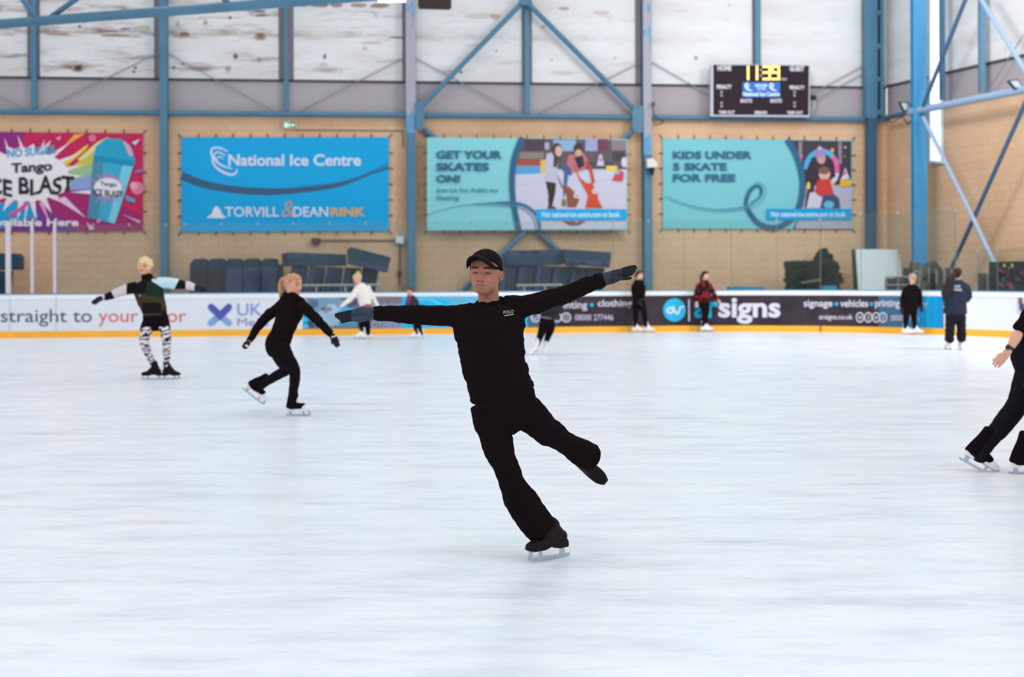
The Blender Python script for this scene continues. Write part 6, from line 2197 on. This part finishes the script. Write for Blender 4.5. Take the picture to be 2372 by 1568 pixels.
c.lump('hair', c.hair_cap(grow=1.08, side=-.15, back=-.45, fringe=.24) + [loft([(c.pt(2211, 636, -.13), 6 * c.k, 6 * c.k), (c.pt(2203, 645, -.16), 9 * c.k, 6 * c.k), (c.pt(2198, 660, -.17), 9.5 * c.k, 6 * c.k), (c.pt(2195, 675, -.17), 7.5 * c.k, 5 * c.k), (c.pt(2194, 687, -.17), 2.5 * c.k, 2 * c.k)])], mat('dark_long_hair', (46, 32, 32), .6, .25), .014, 16, (1, 1, .3))


class Back:
    def __call__(self, x, y, off=0.0):
        return BK.pt(x, y, -.17 - off)


BK = c
a = Art(Back(), .001)
a.text('ICE', 2213, 660, 2226, 665, (196, 200, 210), .05, .08)
a.text('COACH', 2211, 667, 2229, 673, (196, 200, 210), .05, .08)
lg = a.build('jacket_lettering', c.root)
sw = lg.modifiers.new('cling', 'SHRINKWRAP')
sw.target = [o for o in c.root.children if o.name.startswith('navy_jacket')][0]
sw.wrap_method = 'PROJECT'
sw.use_project_x = sw.use_project_z = False
sw.use_project_y = True
sw.use_positive_direction = sw.use_negative_direction = True
sw.offset = .006
gloves(c, dark_palm)
skate(c, c.pt(2199, 809) * (1, 1, 0) + (0, .10, 0), (-.15, .98, 0), (0, 0, 1), wht_leather)
skate(c, c.pt(2228, 808.5) * (1, 1, 0) + (0, .10, 0), (.12, .99, 0), (0, 0, 1), wht_leather)

# ================================================================= skater cut by the right frame edge
R_ = Figure(11.1, 'skater in black leggings cut by the right frame edge with bare forearm and dark watch', (2300, 1098), head=(2458, 596, 66, -60, -8, 0, 0), skin='fair', voxel=0.0052)
R_.rows('neck', [(2452, 616, 0, 16, 17), (2446, 642, 0, 17, 18)])
R_.rows('torso', [(2444, 642, 0, 30, 22), (2440, 662, 0, 50, 30), (2434, 695, 0, 49, 33), (2424, 735, 0, 43, 33), (2412, 770, 0, 43, 34), (2406, 785, 0, 44, 35)], sup=2.2, cap=.3)
R_.rows('arm_a', [(2412, 672, -.1, 20, 21), (2402, 700, -.16, 19, 20), (2386, 733, -.2, 19, 19), (2362, 766, -.22, 16, 16)], cap=.25)
R_.rows('fore_a', [(2357, 773, -.225, 12, 12.5), (2351, 786, -.24, 12, 12.5), (2340, 805, -.25, 9, 10), (2336, 811, -.25, 8.5, 9.5)], cap=.5)
R_.rows('arm_b', [(2472, 674, .1, 20, 21), (2496, 712, .1, 17, 18), (2516, 752, .0, 14, 15), (2530, 788, -.1, 10, 10)], cap=.3)
R_.rows('hips', [(2404, 765, 0, 44, 35), (2394, 800, 0, 49, 42), (2394, 836, .02, 48, 42), (2400, 862, .02, 40, 38)])
R_.rows('leg_f', [(2392, 820, -.1, 50, 42), (2402, 860, -.14, 45, 40), (2416, 905, -.18, 36, 36), (2416, 955, -.16, 27, 28), (2404, 1000, -.1, 23, 25), (2390, 1040, -.04, 19, 21), (2379, 1066, 0, 19, 20)])
R_.rows('leg_b', [(2398, 850, .06, 42, 42), (2380, 890, .12, 34, 36), (2356, 938, .2, 24.5, 27), (2336, 966, .24, 24, 26), (2316, 992, .24, 22.5, 24), (2292, 1020, .22, 19, 20), (2276, 1044, .2, 16.5, 18), (2268, 1058, .2, 19, 22)])
R_.hands = [[[(2338, 809, -.25, 8.2), (2330, 820, -.25, 9.5), (2323, 829, -.25, 9.8)], [(2319, 823, -.25, 3.4), (2309, 829, -.26, 3.1), (2300, 834, -.27, 2.6)], [(2319, 829, -.25, 3.4), (2309, 836, -.26, 3.1), (2300, 843, -.27, 2.6)],
             [(2321, 835, -.25, 3.3), (2312, 842, -.25, 3.0), (2304, 849, -.26, 2.5)], [(2325, 838, -.24, 3.1), (2318, 845, -.24, 2.7), (2312, 851, -.24, 2.3)], [(2330, 817, -.29, 3.8), (2320, 819, -.32, 3.3), (2310, 824, -.33, 2.8)]]]
R_.hands.append([[(2528, 785, -.1, 8.5), (2533, 797, -.11, 9.5), (2536, 808, -.12, 9)]] + [[(2536 + q * 4.2, 808 - q, -.12, 3.3), (2538 + q * 4.6, 818 - abs(q), -.13, 3.0), (2538 + q * 4.6, 827 - 2 * abs(q), -.15, 2.6)] for q in (-1.5, -.5, .5, 1.5)] + [[(2527, 795, -.14, 3.6), (2524, 805, -.17, 3.2), (2525, 813, -.19, 2.7)]])
R_.body(['torso', 'arm_a', 'arm_b', 'hips', 'leg_f', 'leg_b'], ['neck', 'fore_a'], smooth=2)
R_.garment('black_top', ['torso', 'arm_a', 'arm_b'], black2, .003, [(.012, 8, (1, 1, 2), 2)])
R_.garment('leggings', ['hips', 'leg_f', 'leg_b'], mat('black_navy_leggings_fabric', (27, 25, 32), .9, .04, bump=.15), .002, [(.004, 18, (1, 1, 1), 2)])
R_.lump('hair', R_.hair_cap(grow=1.07, side=-.1, back=-.35, fringe=.22), dkbr)
R_.lump('watch', [loft([(R_.pt(2341, 803.5, -.25), 10 * R_.k, 11 * R_.k), (R_.pt(2337.5, 809, -.25), 9.6 * R_.k, 10.6 * R_.k)], cap=.1), ellipsoid(R_.pt(2335, 804, -.285), (.02, .012, .02))], mat('black_watch_strap', (24, 24, 28), .4, .5), voxel=.003)
MB().path([R_.pt(x, y, -.2) for x, y in ((2368, 752), (2372, 764), (2366, 776), (2360, 785))], .012, mat('yellow_drawstring', (226, 176, 60), .6)).build('drawstring', R_.root)
skate(R_, R_.pt(2263, 1086, .18), (.86, -.10, -.48), (.42, .1, .86), wht_leather, cover=black, shank=(.56, .05, .8))
skate(R_, R_.pt(2386, 1103, -.02) * (1, 1, 0), (.93, -.3, 0), (-.1, 0, 1), wht_leather, cover=black, shank=(.2, -.05, 1))
